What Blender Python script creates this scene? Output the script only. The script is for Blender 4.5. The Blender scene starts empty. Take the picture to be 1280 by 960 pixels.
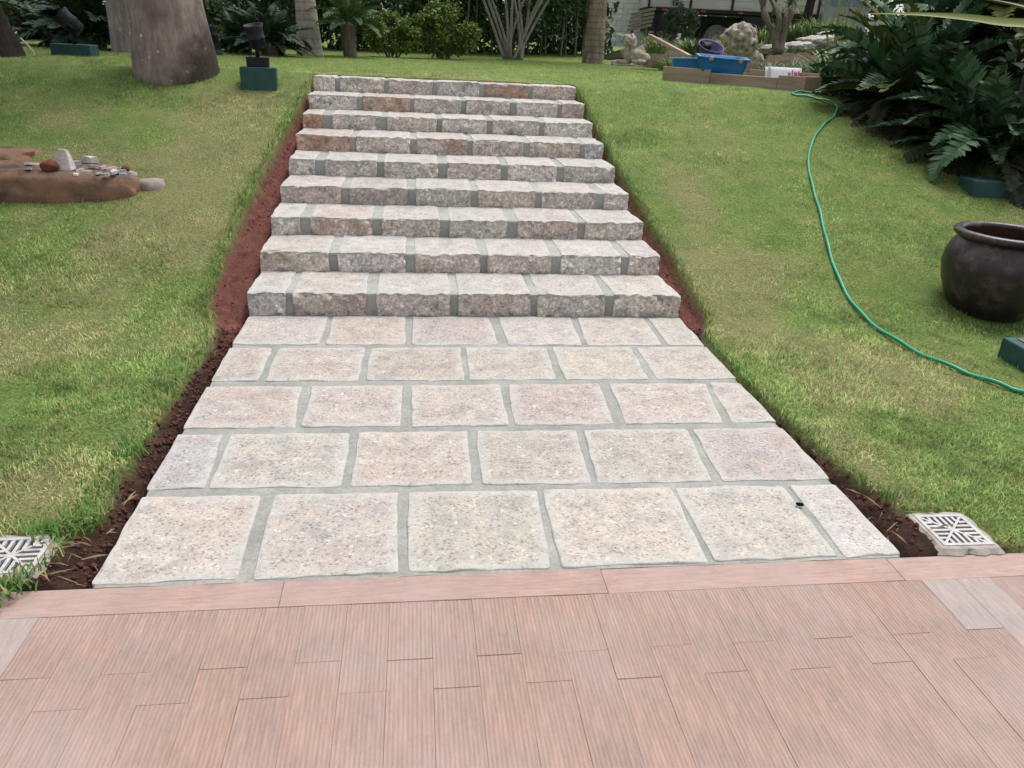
import bpy, bmesh, math, random
import numpy as np
from mathutils import Vector, Matrix, noise, Quaternion

random.seed(7)
rng = np.random.default_rng(7)
SC = bpy.context.scene
COL = SC.collection
R = math.radians

# ------------------------------------------------------------------ camera
CAM = np.array([-0.1547, -4.5906, 1.6])
FOC, PIT, YAW, ROL = 956.887, R(24.1868), R(7.842), R(2.7906)     # focal length in 1280-wide pixels
_F = np.array([math.sin(YAW)*math.cos(PIT), math.cos(YAW)*math.cos(PIT), -math.sin(PIT)])
_R = np.array([math.cos(YAW), -math.sin(YAW), 0.0]); _U = np.cross(_R, _F)
RT = math.cos(ROL)*_R + math.sin(ROL)*_U
UP = -math.sin(ROL)*_R + math.cos(ROL)*_U
cd = bpy.data.cameras.new('camera'); cam = bpy.data.objects.new('camera', cd); COL.objects.link(cam)
cd.sensor_fit = 'HORIZONTAL'; cd.sensor_width = 36; cd.lens = FOC/1280*36
cd.clip_start = 0.05; cd.clip_end = 2000
cam.matrix_world = Matrix(((RT[0], UP[0], -_F[0], CAM[0]), (RT[1], UP[1], -_F[1], CAM[1]), (RT[2], UP[2], -_F[2], CAM[2]), (0, 0, 0, 1)))
SC.camera = cam

# ------------------------------------------------------------------ sky, sun, exposure (bright overcast midday)
SUN_EL, SUN_AZ = R(66), R(40)
W = bpy.data.worlds.new('World'); SC.world = W; W.use_nodes = True
wn = W.node_tree.nodes; wl = W.node_tree.links
bg = wn['Background']
sky = wn.new('ShaderNodeTexSky'); sky.sky_type = 'NISHITA'; sky.sun_disc = False
sky.sun_elevation = SUN_EL; sky.sun_rotation = SUN_AZ
sky.air_density = 1.0; sky.dust_density = 4.0; sky.ozone_density = 0.3
hs = wn.new('ShaderNodeHueSaturation'); hs.inputs['Saturation'].default_value = 0.22          # cloud cover greys the blue
wl.new(sky.outputs['Color'], hs.inputs['Color']); wl.new(hs.outputs['Color'], bg.inputs['Color']); bg.inputs['Strength'].default_value = 0.15
sd = bpy.data.lights.new('sun', 'SUN'); sun = bpy.data.objects.new('sun', sd); COL.objects.link(sun)
sd.energy = 1.3; sd.angle = R(32); sd.color = (1.0, 0.96, 0.9)
sv = Vector((math.sin(SUN_AZ)*math.cos(SUN_EL), math.cos(SUN_AZ)*math.cos(SUN_EL), math.sin(SUN_EL)))
sun.rotation_euler = (-sv).to_track_quat('-Z', 'Y').to_euler(); sun.location = (0, 0, 30)
SC.view_settings.view_transform = 'Standard'; SC.view_settings.look = 'None'
SC.view_settings.gamma = 1.0; SC.view_settings.use_curve_mapping = False
SC.view_settings.exposure = 0.75

# ------------------------------------------------------------------ small helpers
def softplus(t, w):
    return w*np.logaddexp(0, np.asarray(t, float)/w)
def prof(y):                                   # height of the lawn along the garden: landing, bank, terrace
    return 0.02 + 0.275*(softplus(y+0.15, .12) - softplus(y-4.12, .12)) + 0.036*(softplus(y-15.0, .8) - softplus(y-25, .8))
def ray(px, py): return _F + RT*(px-640)/FOC + UP*(480-py)/FOC
def pt(px, py, depth): return Vector(CAM + ray(px, py)*depth)            # a point at a distance along the view
def flat(px, py, z=0.0):
    d = ray(px, py); return Vector(CAM + d*((z-CAM[2])/d[2]))
def gz(x, y): return float(prof(y))
def at(px, py):                                # a point on the lawn
    d = ray(px, py); ts = np.arange(1.2, 60, 0.01)
    P = CAM[None] + d[None]*ts[:, None]
    i = int(np.argmax(P[:, 2] < prof(P[:, 1])))
    v = Vector(P[i]); v.z = gz(v.x, v.y); return v
def ppm(v): return FOC/float((np.array(v)-CAM) @ _F)                     # pixels per metre at a point

def nz(x, y, z, s, o=0.0): return noise.noise(Vector((x*s+o, y*s+o*.7, z*s-o*.3)))

class MB:
    def __init__(s): s.v = []; s.f = []; s.m = []; s.c = []
    def add(s, vs, fs, mi=0, col=None):
        b = len(s.v); s.v += [tuple(p) for p in vs]
        for f in fs: s.f.append(tuple(i+b for i in f)); s.m.append(mi)
        if col is not None: s.c += [col]*len(vs)
    def box(s, x0, x1, y0, y1, z0, z1, M=None, mi=0):
        vs = [Vector(p) for p in ((x0,y0,z0),(x1,y0,z0),(x1,y1,z0),(x0,y1,z0),(x0,y0,z1),(x1,y0,z1),(x1,y1,z1),(x0,y1,z1))]
        if M is not None: vs = [M @ p for p in vs]
        s.add(vs, [(3,2,1,0),(4,5,6,7),(0,1,5,4),(1,2,6,5),(2,3,7,6),(3,0,4,7)], mi)
    def tube(s, pts, rad, n=8, mi=0, cap=True, col=None):
        pts = [Vector(p) for p in pts]
        if not isinstance(rad, (list, tuple)): rad = [rad]*len(pts)
        vs = []; up = Vector((0.13, 0.21, 1))
        for i, p in enumerate(pts):
            t = (pts[min(i+1, len(pts)-1)] - pts[max(i-1, 0)]).normalized()
            a = t.cross(up)
            if a.length < 1e-3: a = t.cross(Vector((1, 0, 0)))
            a.normalize(); b = a.cross(t); up = b if abs(t.dot(b)) < .9 else up
            for k in range(n):
                an = 2*math.pi*k/n; vs.append(p + (a*math.cos(an) + b*math.sin(an))*rad[i])
        fs = [(i*n+k, i*n+(k+1) % n, (i+1)*n+(k+1) % n, (i+1)*n+k) for i in range(len(pts)-1) for k in range(n)]
        if cap: fs += [tuple(range(n))[::-1], tuple(range((len(pts)-1)*n, len(pts)*n))]
        s.add(vs, fs, mi, col)
    def lathe(s, prof_, n=24, mi=0, M=None):
        vs = []
        for r, z in prof_:
            for k in range(n):
                an = 2*math.pi*k/n; p = Vector((r*math.cos(an), r*math.sin(an), z)); vs.append(M @ p if M else p)
        m = len(prof_)
        fs = [(i*n+k, i*n+(k+1) % n, (i+1)*n+(k+1) % n, (i+1)*n+k) for i in range(m-1) for k in range(n)]
        s.add(vs, fs, mi)
    def mesh(s, name, mats, smooth=False):
        me = bpy.data.meshes.new(name); me.from_pydata(s.v, [], s.f); me.update()
        for m in (mats if isinstance(mats, (list, tuple)) else [mats]): me.materials.append(m)
        me.polygons.foreach_set('material_index', s.m)
        if smooth: me.polygons.foreach_set('use_smooth', [True]*len(s.f))
        if s.c:
            a = me.color_attributes.new('tint', 'FLOAT_COLOR', 'POINT')
            a.data.foreach_set('color', np.array(s.c, np.float32).ravel())
        return me
    def build(s, name, mats, parent=None, smooth=False, loc=None): return link(name, s.mesh(name, mats, smooth), parent, loc)
def link(name, me, parent=None, loc=None):
    o = bpy.data.objects.new(name, me); COL.objects.link(o)
    if parent is not None: o.parent = parent
    if loc is not None: o.location = loc
    return o
def tag(o, label=None, cat=None, group=None, kind=None):
    if label: o['label'] = label
    if cat: o['category'] = cat
    if group: o['group'] = group
    if kind: o['kind'] = kind
    return o
def thing(name, label, cat, loc=(0, 0, 0), rz=0.0, group=None):
    o = bpy.data.objects.new(name, None); COL.objects.link(o); o.empty_display_size = .1
    o.location = loc; o.rotation_euler = (0, 0, rz); return tag(o, label, cat, group)
def copy_tree(o, parent=None):
    c = o.copy(); COL.objects.link(c); c.parent = parent
    for ch in list(o.children): copy_tree(ch, c)
    return c
def bevel(o, w, seg=2):
    m = o.modifiers.new('bevel', 'BEVEL'); m.width = w; m.segments = seg; m.limit_method = 'ANGLE'; return o

# ------------------------------------------------------------------ materials
def mat(name, rough=0.7, spec=0.3):
    m = bpy.data.materials.new(name); m.use_nodes = True; n = m.node_tree.nodes
    b = n['Principled BSDF']; b.inputs['Roughness'].default_value = rough; b.inputs['Specular IOR Level'].default_value = spec
    return m, n, m.node_tree.links, b
def N(n, t, **k):
    x = n.new(t)
    for a, v in k.items():
        if a in x.inputs: x.inputs[a].default_value = v
        else: setattr(x, a, v)
    return x
def tex(n, l, kind, scale, coord=None, detail=4.0, rough=0.6, vec=None):
    if kind == 'n':
        t = n.new('ShaderNodeTexNoise'); t.inputs['Detail'].default_value = detail; t.inputs['Roughness'].default_value = rough
    else: t = n.new('ShaderNodeTexVoronoi')
    t.inputs['Scale'].default_value = scale
    if coord is not None: l.new(coord, t.inputs['Vector'])
    return t
def ramp(n, l, src, stops):
    r = n.new('ShaderNodeValToRGB'); e = r.color_ramp.elements
    while len(e) < len(stops): e.new(0.5)
    for q, (p, c) in zip(e, stops): q.position = p; q.color = (*c, 1) if len(c) == 3 else c
    l.new(src, r.inputs['Fac']); return r.outputs['Color']
def mix(n, l, fac, a, b, mode='MIX'):
    x = n.new('ShaderNodeMix'); x.data_type = 'RGBA'; x.blend_type = mode
    for sock, v in ((x.inputs[0], fac), (x.inputs[6], a), (x.inputs[7], b)):
        if isinstance(v, (int, float)): sock.default_value = v
        elif isinstance(v, tuple): sock.default_value = (*v, 1)
        else: l.new(v, sock)
    return x.outputs[2]
def bump(n, l, b, h, strength, dist=0.01):
    x = n.new('ShaderNodeBump'); x.inputs['Strength'].default_value = strength; x.inputs['Distance'].default_value = dist
    l.new(h, x.inputs['Height']); l.new(x.outputs['Normal'], b.inputs['Normal']); return x
def mathn(n, l, op, a, b=0.0):
    x = n.new('ShaderNodeMath'); x.operation = op
    for s_, v in ((x.inputs[0], a), (x.inputs[1], b)):
        if isinstance(v, (int, float)): s_.default_value = v
        else: l.new(v, s_)
    return x.outputs[0]
g3 = lambda v: (v, v, v)

def simple(name, c1, c2=None, scale=8.0, rough=0.7, spec=0.3, bmp=0.0, bscale=40.0, c3=None, metallic=0.0, stretch=None, st3=(.32, .62, .78)):
    """two- or three-tone worn material in object space"""
    m, n, l, b = mat(name, rough, spec); b.inputs['Metallic'].default_value = metallic
    tc = n.new('ShaderNodeTexCoord'); co = tc.outputs['Object']
    if stretch:
        mp = n.new('ShaderNodeMapping'); mp.inputs['Scale'].default_value = stretch; l.new(co, mp.inputs['Vector']); co = mp.outputs['Vector']
    c2 = c2 or tuple(v*.75 for v in c1)
    t = tex(n, l, 'n', scale, co, 6, .65)
    st = [(st3[0], c2), (st3[1], c1)] + ([(st3[2], c3)] if c3 else [])
    l.new(ramp(n, l, t.outputs['Fac'], st), b.inputs['Base Color'])
    if bmp:
        t2 = tex(n, l, 'n', bscale, co, 5, .6); bump(n, l, b, t2.outputs['Fac'], bmp)
    return m

def granite(name, bscale, bstr, con=1.0, split=False, lift=1.0, pale=0.0):
    m, n, l, b = mat(name, 0.85, 0.25)
    tc = n.new('ShaderNodeTexCoord'); co = tc.outputs['Object']; oi = n.new('ShaderNodeObjectInfo')
    v = tex(n, l, 'v', 130, co); sp = N(n, 'ShaderNodeSeparateColor'); l.new(v.outputs['Color'], sp.inputs['Color'])
    cc = lambda v: g3(1+(v-1)*con)
    grain = ramp(n, l, sp.outputs[0], [(0, cc(.42)), (.10, cc(.68)), (.2, cc(.93)), (.55, cc(1.0)), (.85, cc(1.08)), (1, cc(1.3))])
    base = mix(n, l, 1.0, mix(n, l, pale, oi.outputs['Color'], (.415, .395, .375)) if pale else oi.outputs['Color'], grain, 'MULTIPLY')
    big = tex(n, l, 'n', 9, co, 5, .7)
    base = mix(n, l, 1.0, base, ramp(n, l, big.outputs['Fac'], [(.3, (.74, .74, .76)), (.5, g3(1)), (.7, (1.22, 1.17, 1.12))]), 'MULTIPLY')
    if split:                                      # crystal mottling, pushed light and dark to paint the shading of split relief
        fc = tex(n, l, 'n', 48, co, 5, .75); fv = tex(n, l, 'v', 62, co); fs = N(n, 'ShaderNodeSeparateColor'); l.new(fv.outputs['Color'], fs.inputs['Color'])
        base = mix(n, l, 1.0, base, ramp(n, l, fc.outputs['Fac'], [(.30, (.48, .455, .435)), (.47, (.93, .915, .90)), (.56, (1.1, 1.07, 1.05)), (.70, (1.75, 1.74, 1.72))]), 'MULTIPLY')
        base = mix(n, l, 1.0, base, ramp(n, l, fs.outputs[1], [(0, (.74, .71, .69)), (.3, (1, .97, .95)), (.8, (1.1, 1.075, 1.06)), (1, (1.4, 1.38, 1.36))]), 'MULTIPLY')
    if lift != 1.0: base = mix(n, l, 1.0, base, g3(lift), 'MULTIPLY')
    pk = tex(n, l, 'n', 4.2, co, 3, .6)
    base = mix(n, l, ramp(n, l, pk.outputs['Fac'], [(.42, g3(0)), (.68, g3(.15))]), base, mix(n, l, 1.0, base, (1.12, .88, .78), 'MULTIPLY'))
    wh = tex(n, l, 'n', 26, co, 4, .7)                                   # chipped white crystals
    base = mix(n, l, ramp(n, l, wh.outputs['Fac'], [(.60, g3(0)), (.69, g3(.75))]), base, (.62, .60, .58))
    dk = tex(n, l, 'n', 42, co, 4, .75)
    base = mix(n, l, ramp(n, l, dk.outputs['Fac'], [(.26, g3(.42)), (.37, g3(0))]), base, (.13, .115, .105))
    st = tex(n, l, 'n', 5.5, co, 4, .65)
    sf = mathn(n, l, 'MULTIPLY', oi.outputs['Alpha'], 1.0-pale)
    sm = mathn(n, l, 'MULTIPLY', ramp(n, l, st.outputs['Fac'], [(.44, g3(0)), (.58, g3(1))]), sf)
    base = mix(n, l, sm, base, mix(n, l, 1.0, grain, (.38, .17, .085), 'MULTIPLY'))
    at_ = n.new('ShaderNodeAttribute'); at_.attribute_name = 'edge'
    en = tex(n, l, 'n', 20, co, 5, .7)
    ef = mathn(n, l, 'MULTIPLY', at_.outputs['Fac'], ramp(n, l, en.outputs['Fac'], [(.36, g3(.15)), (.6, g3(1))]))
    base = mix(n, l, ef, base, (.43, .42, .40))                         # cement film left along the joints
    l.new(base, b.inputs['Base Color'])
    h1 = tex(n, l, 'n', bscale, co, 6, .7); bump(n, l, b, h1.outputs['Fac'], bstr, .02)
    return m
M_GRAN_FLAT = granite('granite_dressed', 55, .45, .8, False, .93)
M_GRAN_ROUGH = granite('granite_split', 34, 1.0, .8, True, 1.85); M_GRAN_TOP = granite('granite_tread', 50, .5, .8, False, .97, .72)

def mk_mortar(nm, k):
    m, n, l, b = mat(nm, .9, .2); co = n.new('ShaderNodeTexCoord').outputs['Object']
    t = tex(n, l, 'n', 5, co, 6, .65); t2 = tex(n, l, 'n', 70, co, 4, .7)
    c = ramp(n, l, t.outputs['Fac'], [(.3, (.27, .28, .255)), (.5, (.345, .35, .325)), (.7, (.43, .43, .405))])
    c = mix(n, l, 1.0, c, ramp(n, l, t2.outputs['Fac'], [(.3, g3(.8*k)), (.7, g3(1.15*k))]), 'MULTIPLY')
    l.new(c, b.inputs['Base Color']); bump(n, l, b, t2.outputs['Fac'], .5, .006); return m
M_MORTAR_D = simple('terracotta_grout', (.27, .19, .165), (.19, .135, .12), 9, .95, .1)
M_MORTAR = mk_mortar('mortar', .74); M_MORTAR_S = mk_mortar('stair_mortar', .88)

def mk_tile(name, tones, k=1.0):
    m, n, l, b = mat(name, .72, .3); tc = n.new('ShaderNodeTexCoord'); co = tc.outputs['Object']; oi = n.new('ShaderNodeObjectInfo')
    gco = n.new('ShaderNodeNewGeometry').outputs['Position']
    base = ramp(n, l, oi.outputs['Random'], [(i/(len(tones)-1), t) for i, t in enumerate(tones)])
    mp = n.new('ShaderNodeMapping'); mp.inputs['Scale'].default_value = (1, .12, 1); l.new(co, mp.inputs['Vector'])
    s1 = tex(n, l, 'n', 75, mp.outputs['Vector'], 4, .7)
    base = mix(n, l, 1.0, base, ramp(n, l, s1.outputs['Fac'], [(.3, g3(.8)), (.5, g3(1)), (.72, g3(1.2))]), 'MULTIPLY')
    s2 = tex(n, l, 'n', 6.5, co, 5, .65)
    base = mix(n, l, ramp(n, l, s2.outputs['Fac'], [(.40, g3(0)), (.66, g3(.9))]), base, mix(n, l, 1.0, base, (.76, .83, .86), 'MULTIPLY'))
    s3 = tex(n, l, 'n', 2.0, gco, 6, .65)
    base = mix(n, l, ramp(n, l, s3.outputs['Fac'], [(.45, g3(0)), (.7, g3(.62))]), base, (.325, .258, .24))
    s4 = tex(n, l, 'n', 11, gco, 6, .75)
    base = mix(n, l, ramp(n, l, s4.outputs['Fac'], [(.56, g3(0)), (.72, g3(.45))]), base, (.20, .145, .13))
    if k != 1.0: base = mix(n, l, 1.0, base, g3(k), 'MULTIPLY')
    l.new(base, b.inputs['Base Color'])
    h = tex(n, l, 'n', 160, co, 3, .6); bump(n, l, b, h.outputs['Fac'], .35, .004); return m
TT = [(.312, .208, .172), (.295, .202, .173), (.318, .211, .17), (.303, .207, .178), (.314, .206, .167), (.290, .198, .168), (.303, .211, .181)]
M_TILE = mk_tile('terracotta', TT); M_TILE_G = mk_tile('terracotta_groove', TT, .90)
M_BORDER = mk_tile('terracotta_border', [(.345, .226, .192), (.325, .216, .188), (.35, .235, .20)])
M_TILE_W = mk_tile('terracotta_worn', [(.30, .243, .228), (.31, .25, .236)])
M_TILE_WG = mk_tile('terracotta_worn_groove', [(.30, .243, .228), (.31, .25, .236)], .85)

def mk_ground():
    m, n, l, b = mat('ground', .95, .1); co = n.new('ShaderNodeTexCoord').outputs['Object']
    t = tex(n, l, 'n', 3.2, co, 6, .7); t2 = tex(n, l, 'n', 55, co, 5, .75); t3 = tex(n, l, 'n', 14, co, 4, .6)
    gr = ramp(n, l, t.outputs['Fac'], [(.3, (.095, .165, .042)), (.5, (.15, .21, .06)), (.7, (.225, .235, .09))])
    gr = mix(n, l, 1.0, gr, ramp(n, l, t2.outputs['Fac'], [(.3, g3(.45)), (.7, g3(1.5))]), 'MULTIPLY')
    a = n.new('ShaderNodeAttribute'); a.attribute_name = 'tint'; s = N(n, 'ShaderNodeSeparateColor'); l.new(a.outputs['Color'], s.inputs['Color'])
    red = ramp(n, l, t3.outputs['Fac'], [(.3, (.135, .055, .045)), (.55, (.18, .073, .06)), (.75, (.22, .095, .075))])
    drk = ramp(n, l, t3.outputs['Fac'], [(.3, (.032, .018, .015)), (.55, (.06, .032, .026)), (.75, (.115, .056, .042))])
    so = mix(n, l, s.outputs[1], red, drk)
    so = mix(n, l, 1.0, so, ramp(n, l, t2.outputs['Fac'], [(.3, g3(.6)), (.7, g3(1.3))]), 'MULTIPLY')
    gr = mix(n, l, s.outputs[2], gr, mix(n, l, 1.0, (.27, .225, .125), ramp(n, l, t2.outputs['Fac'], [(.3, g3(.6)), (.7, g3(1.3))]), 'MULTIPLY'))
    l.new(mix(n, l, s.outputs[0], gr, so), b.inputs['Base Color'])
    bump(n, l, b, t2.outputs['Fac'], .9, .03); return m
M_GROUND = mk_ground()
M_SOIL = simple('soil_clod', (.115, .050, .040), (.055, .028, .023), 20, .95, .1, .5, 80)

def leafmat(name, rough=.5, spec=.35, trans=.25, tint=(1, 1, 1), upn=0.0):
    """colour comes from each leaf's own tint attribute"""
    m, n, l, b = mat(name, rough, spec)
    a = n.new('ShaderNodeAttribute'); a.attribute_name = 'tint'
    c = a.outputs['Color']
    if tint != (1, 1, 1): c = mix(n, l, 1.0, c, tint, 'MULTIPLY')
    l.new(c, b.inputs['Base Color'])
    if upn:                                        # blades stand for turf: shade them mostly by the turf's own slope
        ge = n.new('ShaderNodeNewGeometry'); mv_ = n.new('ShaderNodeMix'); mv_.data_type = 'VECTOR'; mv_.inputs[0].default_value = upn
        l.new(ge.outputs['Normal'], mv_.inputs[4]); mv_.inputs[5].default_value = (0, -.2, 1); l.new(mv_.outputs[1], b.inputs['Normal'])
    if trans:
        tr = n.new('ShaderNodeBsdfTranslucent'); l.new(c, tr.inputs['Color'])
        ms = n.new('ShaderNodeMixShader'); ms.inputs[0].default_value = trans
        l.new(b.outputs[0], ms.inputs[1]); l.new(tr.outputs[0], ms.inputs[2])
        l.new(ms.outputs[0], n['Material Output'].inputs['Surface'])
    return m
M_GRASS = leafmat('grass_blade', .7, .15, .35, upn=.75)
M_LEAF = leafmat('leaf', .55, .3, .15)
M_GLOSS = leafmat('glossy_leaf', .55, .14, .08)
M_STEM = simple('stem_bark', (.17, .15, .12), (.08, .07, .055), 14, .9, .15, .5, 60, stretch=(1, 1, .3))
M_GREYSTEM = simple('pale_stem_bark', (.30, .28, .24), (.16, .15, .125), 10, .9, .15, .4, 60, stretch=(1, 1, .3))
M_BLACK = simple('black_painted_metal', (.016, .017, .024), (.008, .008, .012), 30, .6, .2, .1)
M_TEAL = simple('green_painted_concrete', (.022, .075, .07), (.013, .045, .047), 9, .6, .3, .25, 50, c3=(.04, .10, .095))
M_POT = simple('dark_glazed_clay', (.022, .015, .019), (.014, .010, .014), 5.5, .36, .5, .2, 25, c3=(.085, .055, .05), st3=(.42, .52, .64))
M_POTIN = simple('clay_inside', (.07, .03, .022), (.035, .018, .015), 7, .85, .2, .2)
M_HOSE = simple('green_hose_rubber', (.006, .25, .135), (.004, .19, .105), 20, .4, .5)
M_ROCK = simple('boulder_stone', (.16, .10, .072), (.07, .05, .044), 3.6, .92, .15, 1.0, 18, c3=(.235, .125, .078), st3=(.42, .54, .68))
M_SHARD = simple('grey_stone_chip', (.38, .37, .38), (.24, .235, .24), 14, .85, .2, .5, 40)
M_WHITE_ST = simple('pale_stone', (.55, .52, .49), (.38, .35, .33), 9, .85, .2, .6, 40)
M_REDST = simple('red_brown_stone', (.16, .05, .035), (.09, .03, .025), 14, .9, .15, .6, 40)
M_WOOD = simple('rough_timber', (.40, .30, .24), (.25, .175, .14), 6, .85, .2, .35, 50, stretch=(.25, 3, 3))
M_WOODG = simple('grey_weathered_timber', (.22, .19, .165), (.10, .085, .075), 6, .9, .15, .35, 50, stretch=(.25, 3, 3))
M_BLUE = simple('blue_plastic', (.012, .17, .45), (.010, .135, .37), 7, .42, .45)
M_BLUEL = simple('faded_blue_plastic', (.045, .23, .47), (.03, .17, .40), 7, .5, .4)
M_LION = simple('weathered_carved_stone', (.50, .45, .37), (.17, .14, .10), 11, .9, .15, .7, 30, c3=(.62, .58, .51))
M_CONC = simple('pale_concrete', (.34, .32, .285), (.21, .185, .155), 10, .85, .2, .3, 60)
M_DARK = simple('dark_void', (.006, .006, .006), (.003, .003, .003), 10, .9, .05)
M_GRATE = simple('grate_plastic', (.44, .43, .43), (.31, .29, .28), 18, .5, .3, .1)
M_BLOCK = simple('concrete_block', (.60, .62, .61), (.48, .50, .49), 4, .9, .15, .4, 40)
M_BLOCKJ = simple('block_mortar', (.27, .28, .27), (.22, .23, .22), 9, .95, .1)

# ------------------------------------------------------------------ terrain: landing level, bank, terrace
XL, XR = -1.163, 1.548                         # sides of the stone path
YF = -2.565                                    # where the stone meets the tiled patio
def lerpt(y, tab): return np.interp(y, [a for a, _ in tab], [b for _, b in tab])
SOIL_L = [(-2.6, -1.47), (-2.45, -1.345), (-2.2, -1.255), (-1.9, -1.275), (-1.57, -1.275), (-1.0, -1.27), (-.6, -1.255), (-.25, -1.30), (0, -1.40), (.5, -1.41), (1.1, -1.395), (2, -1.335), (3, -1.26), (3.6, -1.20), (4.15, -1.165)]
SOIL_R = [(-2.6, 2.06), (-2.47, 1.80), (-2.3, 1.69), (-2.0, 1.635), (-1.7, 1.60), (-1.4, 1.575), (-.8, 1.553), (-.45, 1.55), (-.25, 1.64), (-.1, 1.70), (.3, 1.69), (.63, 1.675), (1.3, 1.64), (2, 1.61), (3, 1.58), (3.9, 1.565), (4.15, 1.55)]
def soil_mask(x, y):
    """1 in the bare soil beside the path, 0 on the lawn"""
    j = .022*nz(x, y, 0, 7, 3.1) + .012*nz(x, y, 0, 23, 9.4)
    if y > 4.16 or y < -2.75: return 0.0
    dl = x - float(lerpt(y, SOIL_L)); dr = float(lerpt(y, SOIL_R)) - x
    d = min(dl, dr) + j
    return min(1.0, max(0.0, (d+.015)/.035))
DRY = [(-1.85, 1.9, .42, 1.7), (-2.3, -.5, .75, .45), (1.85, .4, .28, .9), (2.5, -.7, .6, .3), (-1.75, 3.1, .38, .55), (-1.62, 2.2, .2, .5), (-1.65, 1.0, .22, .5), (-2.15, .75, .22, .3), (-2.45, -.75, .32, .3), (-1.55, -1.9, .17, .2), (1.95, -.15, .3, .4), (2.6, 2.4, .35, .5), (2.1, 1.6, .2, .6), (1.95, -1.3, .18, .3), (2.4, -1.2, .35, .4), (-2.7, 2.0, .5, .18), (1.75, -1.9, .12, .3), (.2, 4.4, 1.3, .18), (2.35, .4, .3, .35)]
def dryness(x, y):
    d = .22 + .62*noise.noise(Vector((x*.9, y*.9, 4.0))) + .42*noise.noise(Vector((x*2.7, y*2.7, 8.0)))
    if x < 0: d += .10
    for cx, cy, sx, sy in DRY:
        d += .75*math.exp(-((x-cx)/sx)**2-((y-cy)/sy)**2)
    return min(1.0, max(0.0, d))
cR = flat(1191, 662, .02); cL = flat(14, 694, .02)          # floor drains set into the ground
def ground_z(x, y):
    s = soil_mask(x, y); z = gz(x, y) + .012*nz(x, y, 0, 1.7) + .006*nz(x, y, 0, 6)
    if XL-.02 < x < XR+.02 and y < 4.21:
        zi = -.10 if y < 0 else .265*y - .10
        return zi
    if y < YF-.005: return -.12
    if s > 0:
        zs = (-.035 if y < 0 else .265*y - .035) + .020*nz(x, y, 0, 14, 1.7) + .012*nz(x, y, 0, 37, 5.5)
        dx = max(XL-x, x-XR, 0); zs += (.12*max(0, dx-.04) if y > 0 else .26*max(0, dx-.03))
        z = z*(1-s) + min(zs, z-.004)*s
    for c in (cR, cL):
        d = max(abs(x-c.x), abs(y-c.y))
        if d < .112: return -.04
        if d < .24: f_ = (d-.112)/.128; z = (.012+.006*nz(x, y, 0, 20))*(1-f_)+z*f_
    return z
def axis(segs):
    out = []
    for a, b, st in segs:
        k = max(1, int(round((b-a)/st))); out += [a + (b-a)*i/k for i in range(k)]
    return out + [segs[-1][1]]
gx = axis([(-260, -60, 50), (-60, -16, 8), (-16, -6, 1.2), (-6, -1.75, .10), (-1.75, -1.1, .02), (-1.1, 1.5, .26), (1.5, 2.1, .02), (2.1, 7, .10), (7, 20, 1.2), (20, 60, 8), (60, 260, 50)])
gy = axis([(-40, -8, 8), (-8, -2.62, 1.0), (-2.62, 4.4, .032), (4.4, 16, .3), (16, 30, 1.5), (30, 60, 6), (60, 400, 60)])
verts = []; gcol = []
for y in gy:
    for x in gx:
        verts.append((x, y, ground_z(x, y)))
        s = soil_mask(x, y); dk = min(1, max(0, (-y-.15)/.5)) if s > 0 else 0
        if x > 1.7 and y < -2.2: dk *= .7
        dd = dryness(x, y) if -7 < x < 9 and -3 < y < 15 else .3
        if x < -2.2 and -1.05 < y < -.5: dd = min(1, dd*1.1)
        gcol.append((s, dk, max(0, dd-.4)*.9, 1))
nx_ = len(gx)
faces = [(j*nx_+i, j*nx_+i+1, (j+1)*nx_+i+1, (j+1)*nx_+i) for j in range(len(gy)-1) for i in range(nx_-1)]
g = MB(); g.v = verts; g.f = faces; g.m = [0]*len(faces); g.c = gcol
ground = tag(g.build('ground', M_GROUND, smooth=True), 'grassy garden ground rising in a bank beside the stone stairs', kind='structure')

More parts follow.
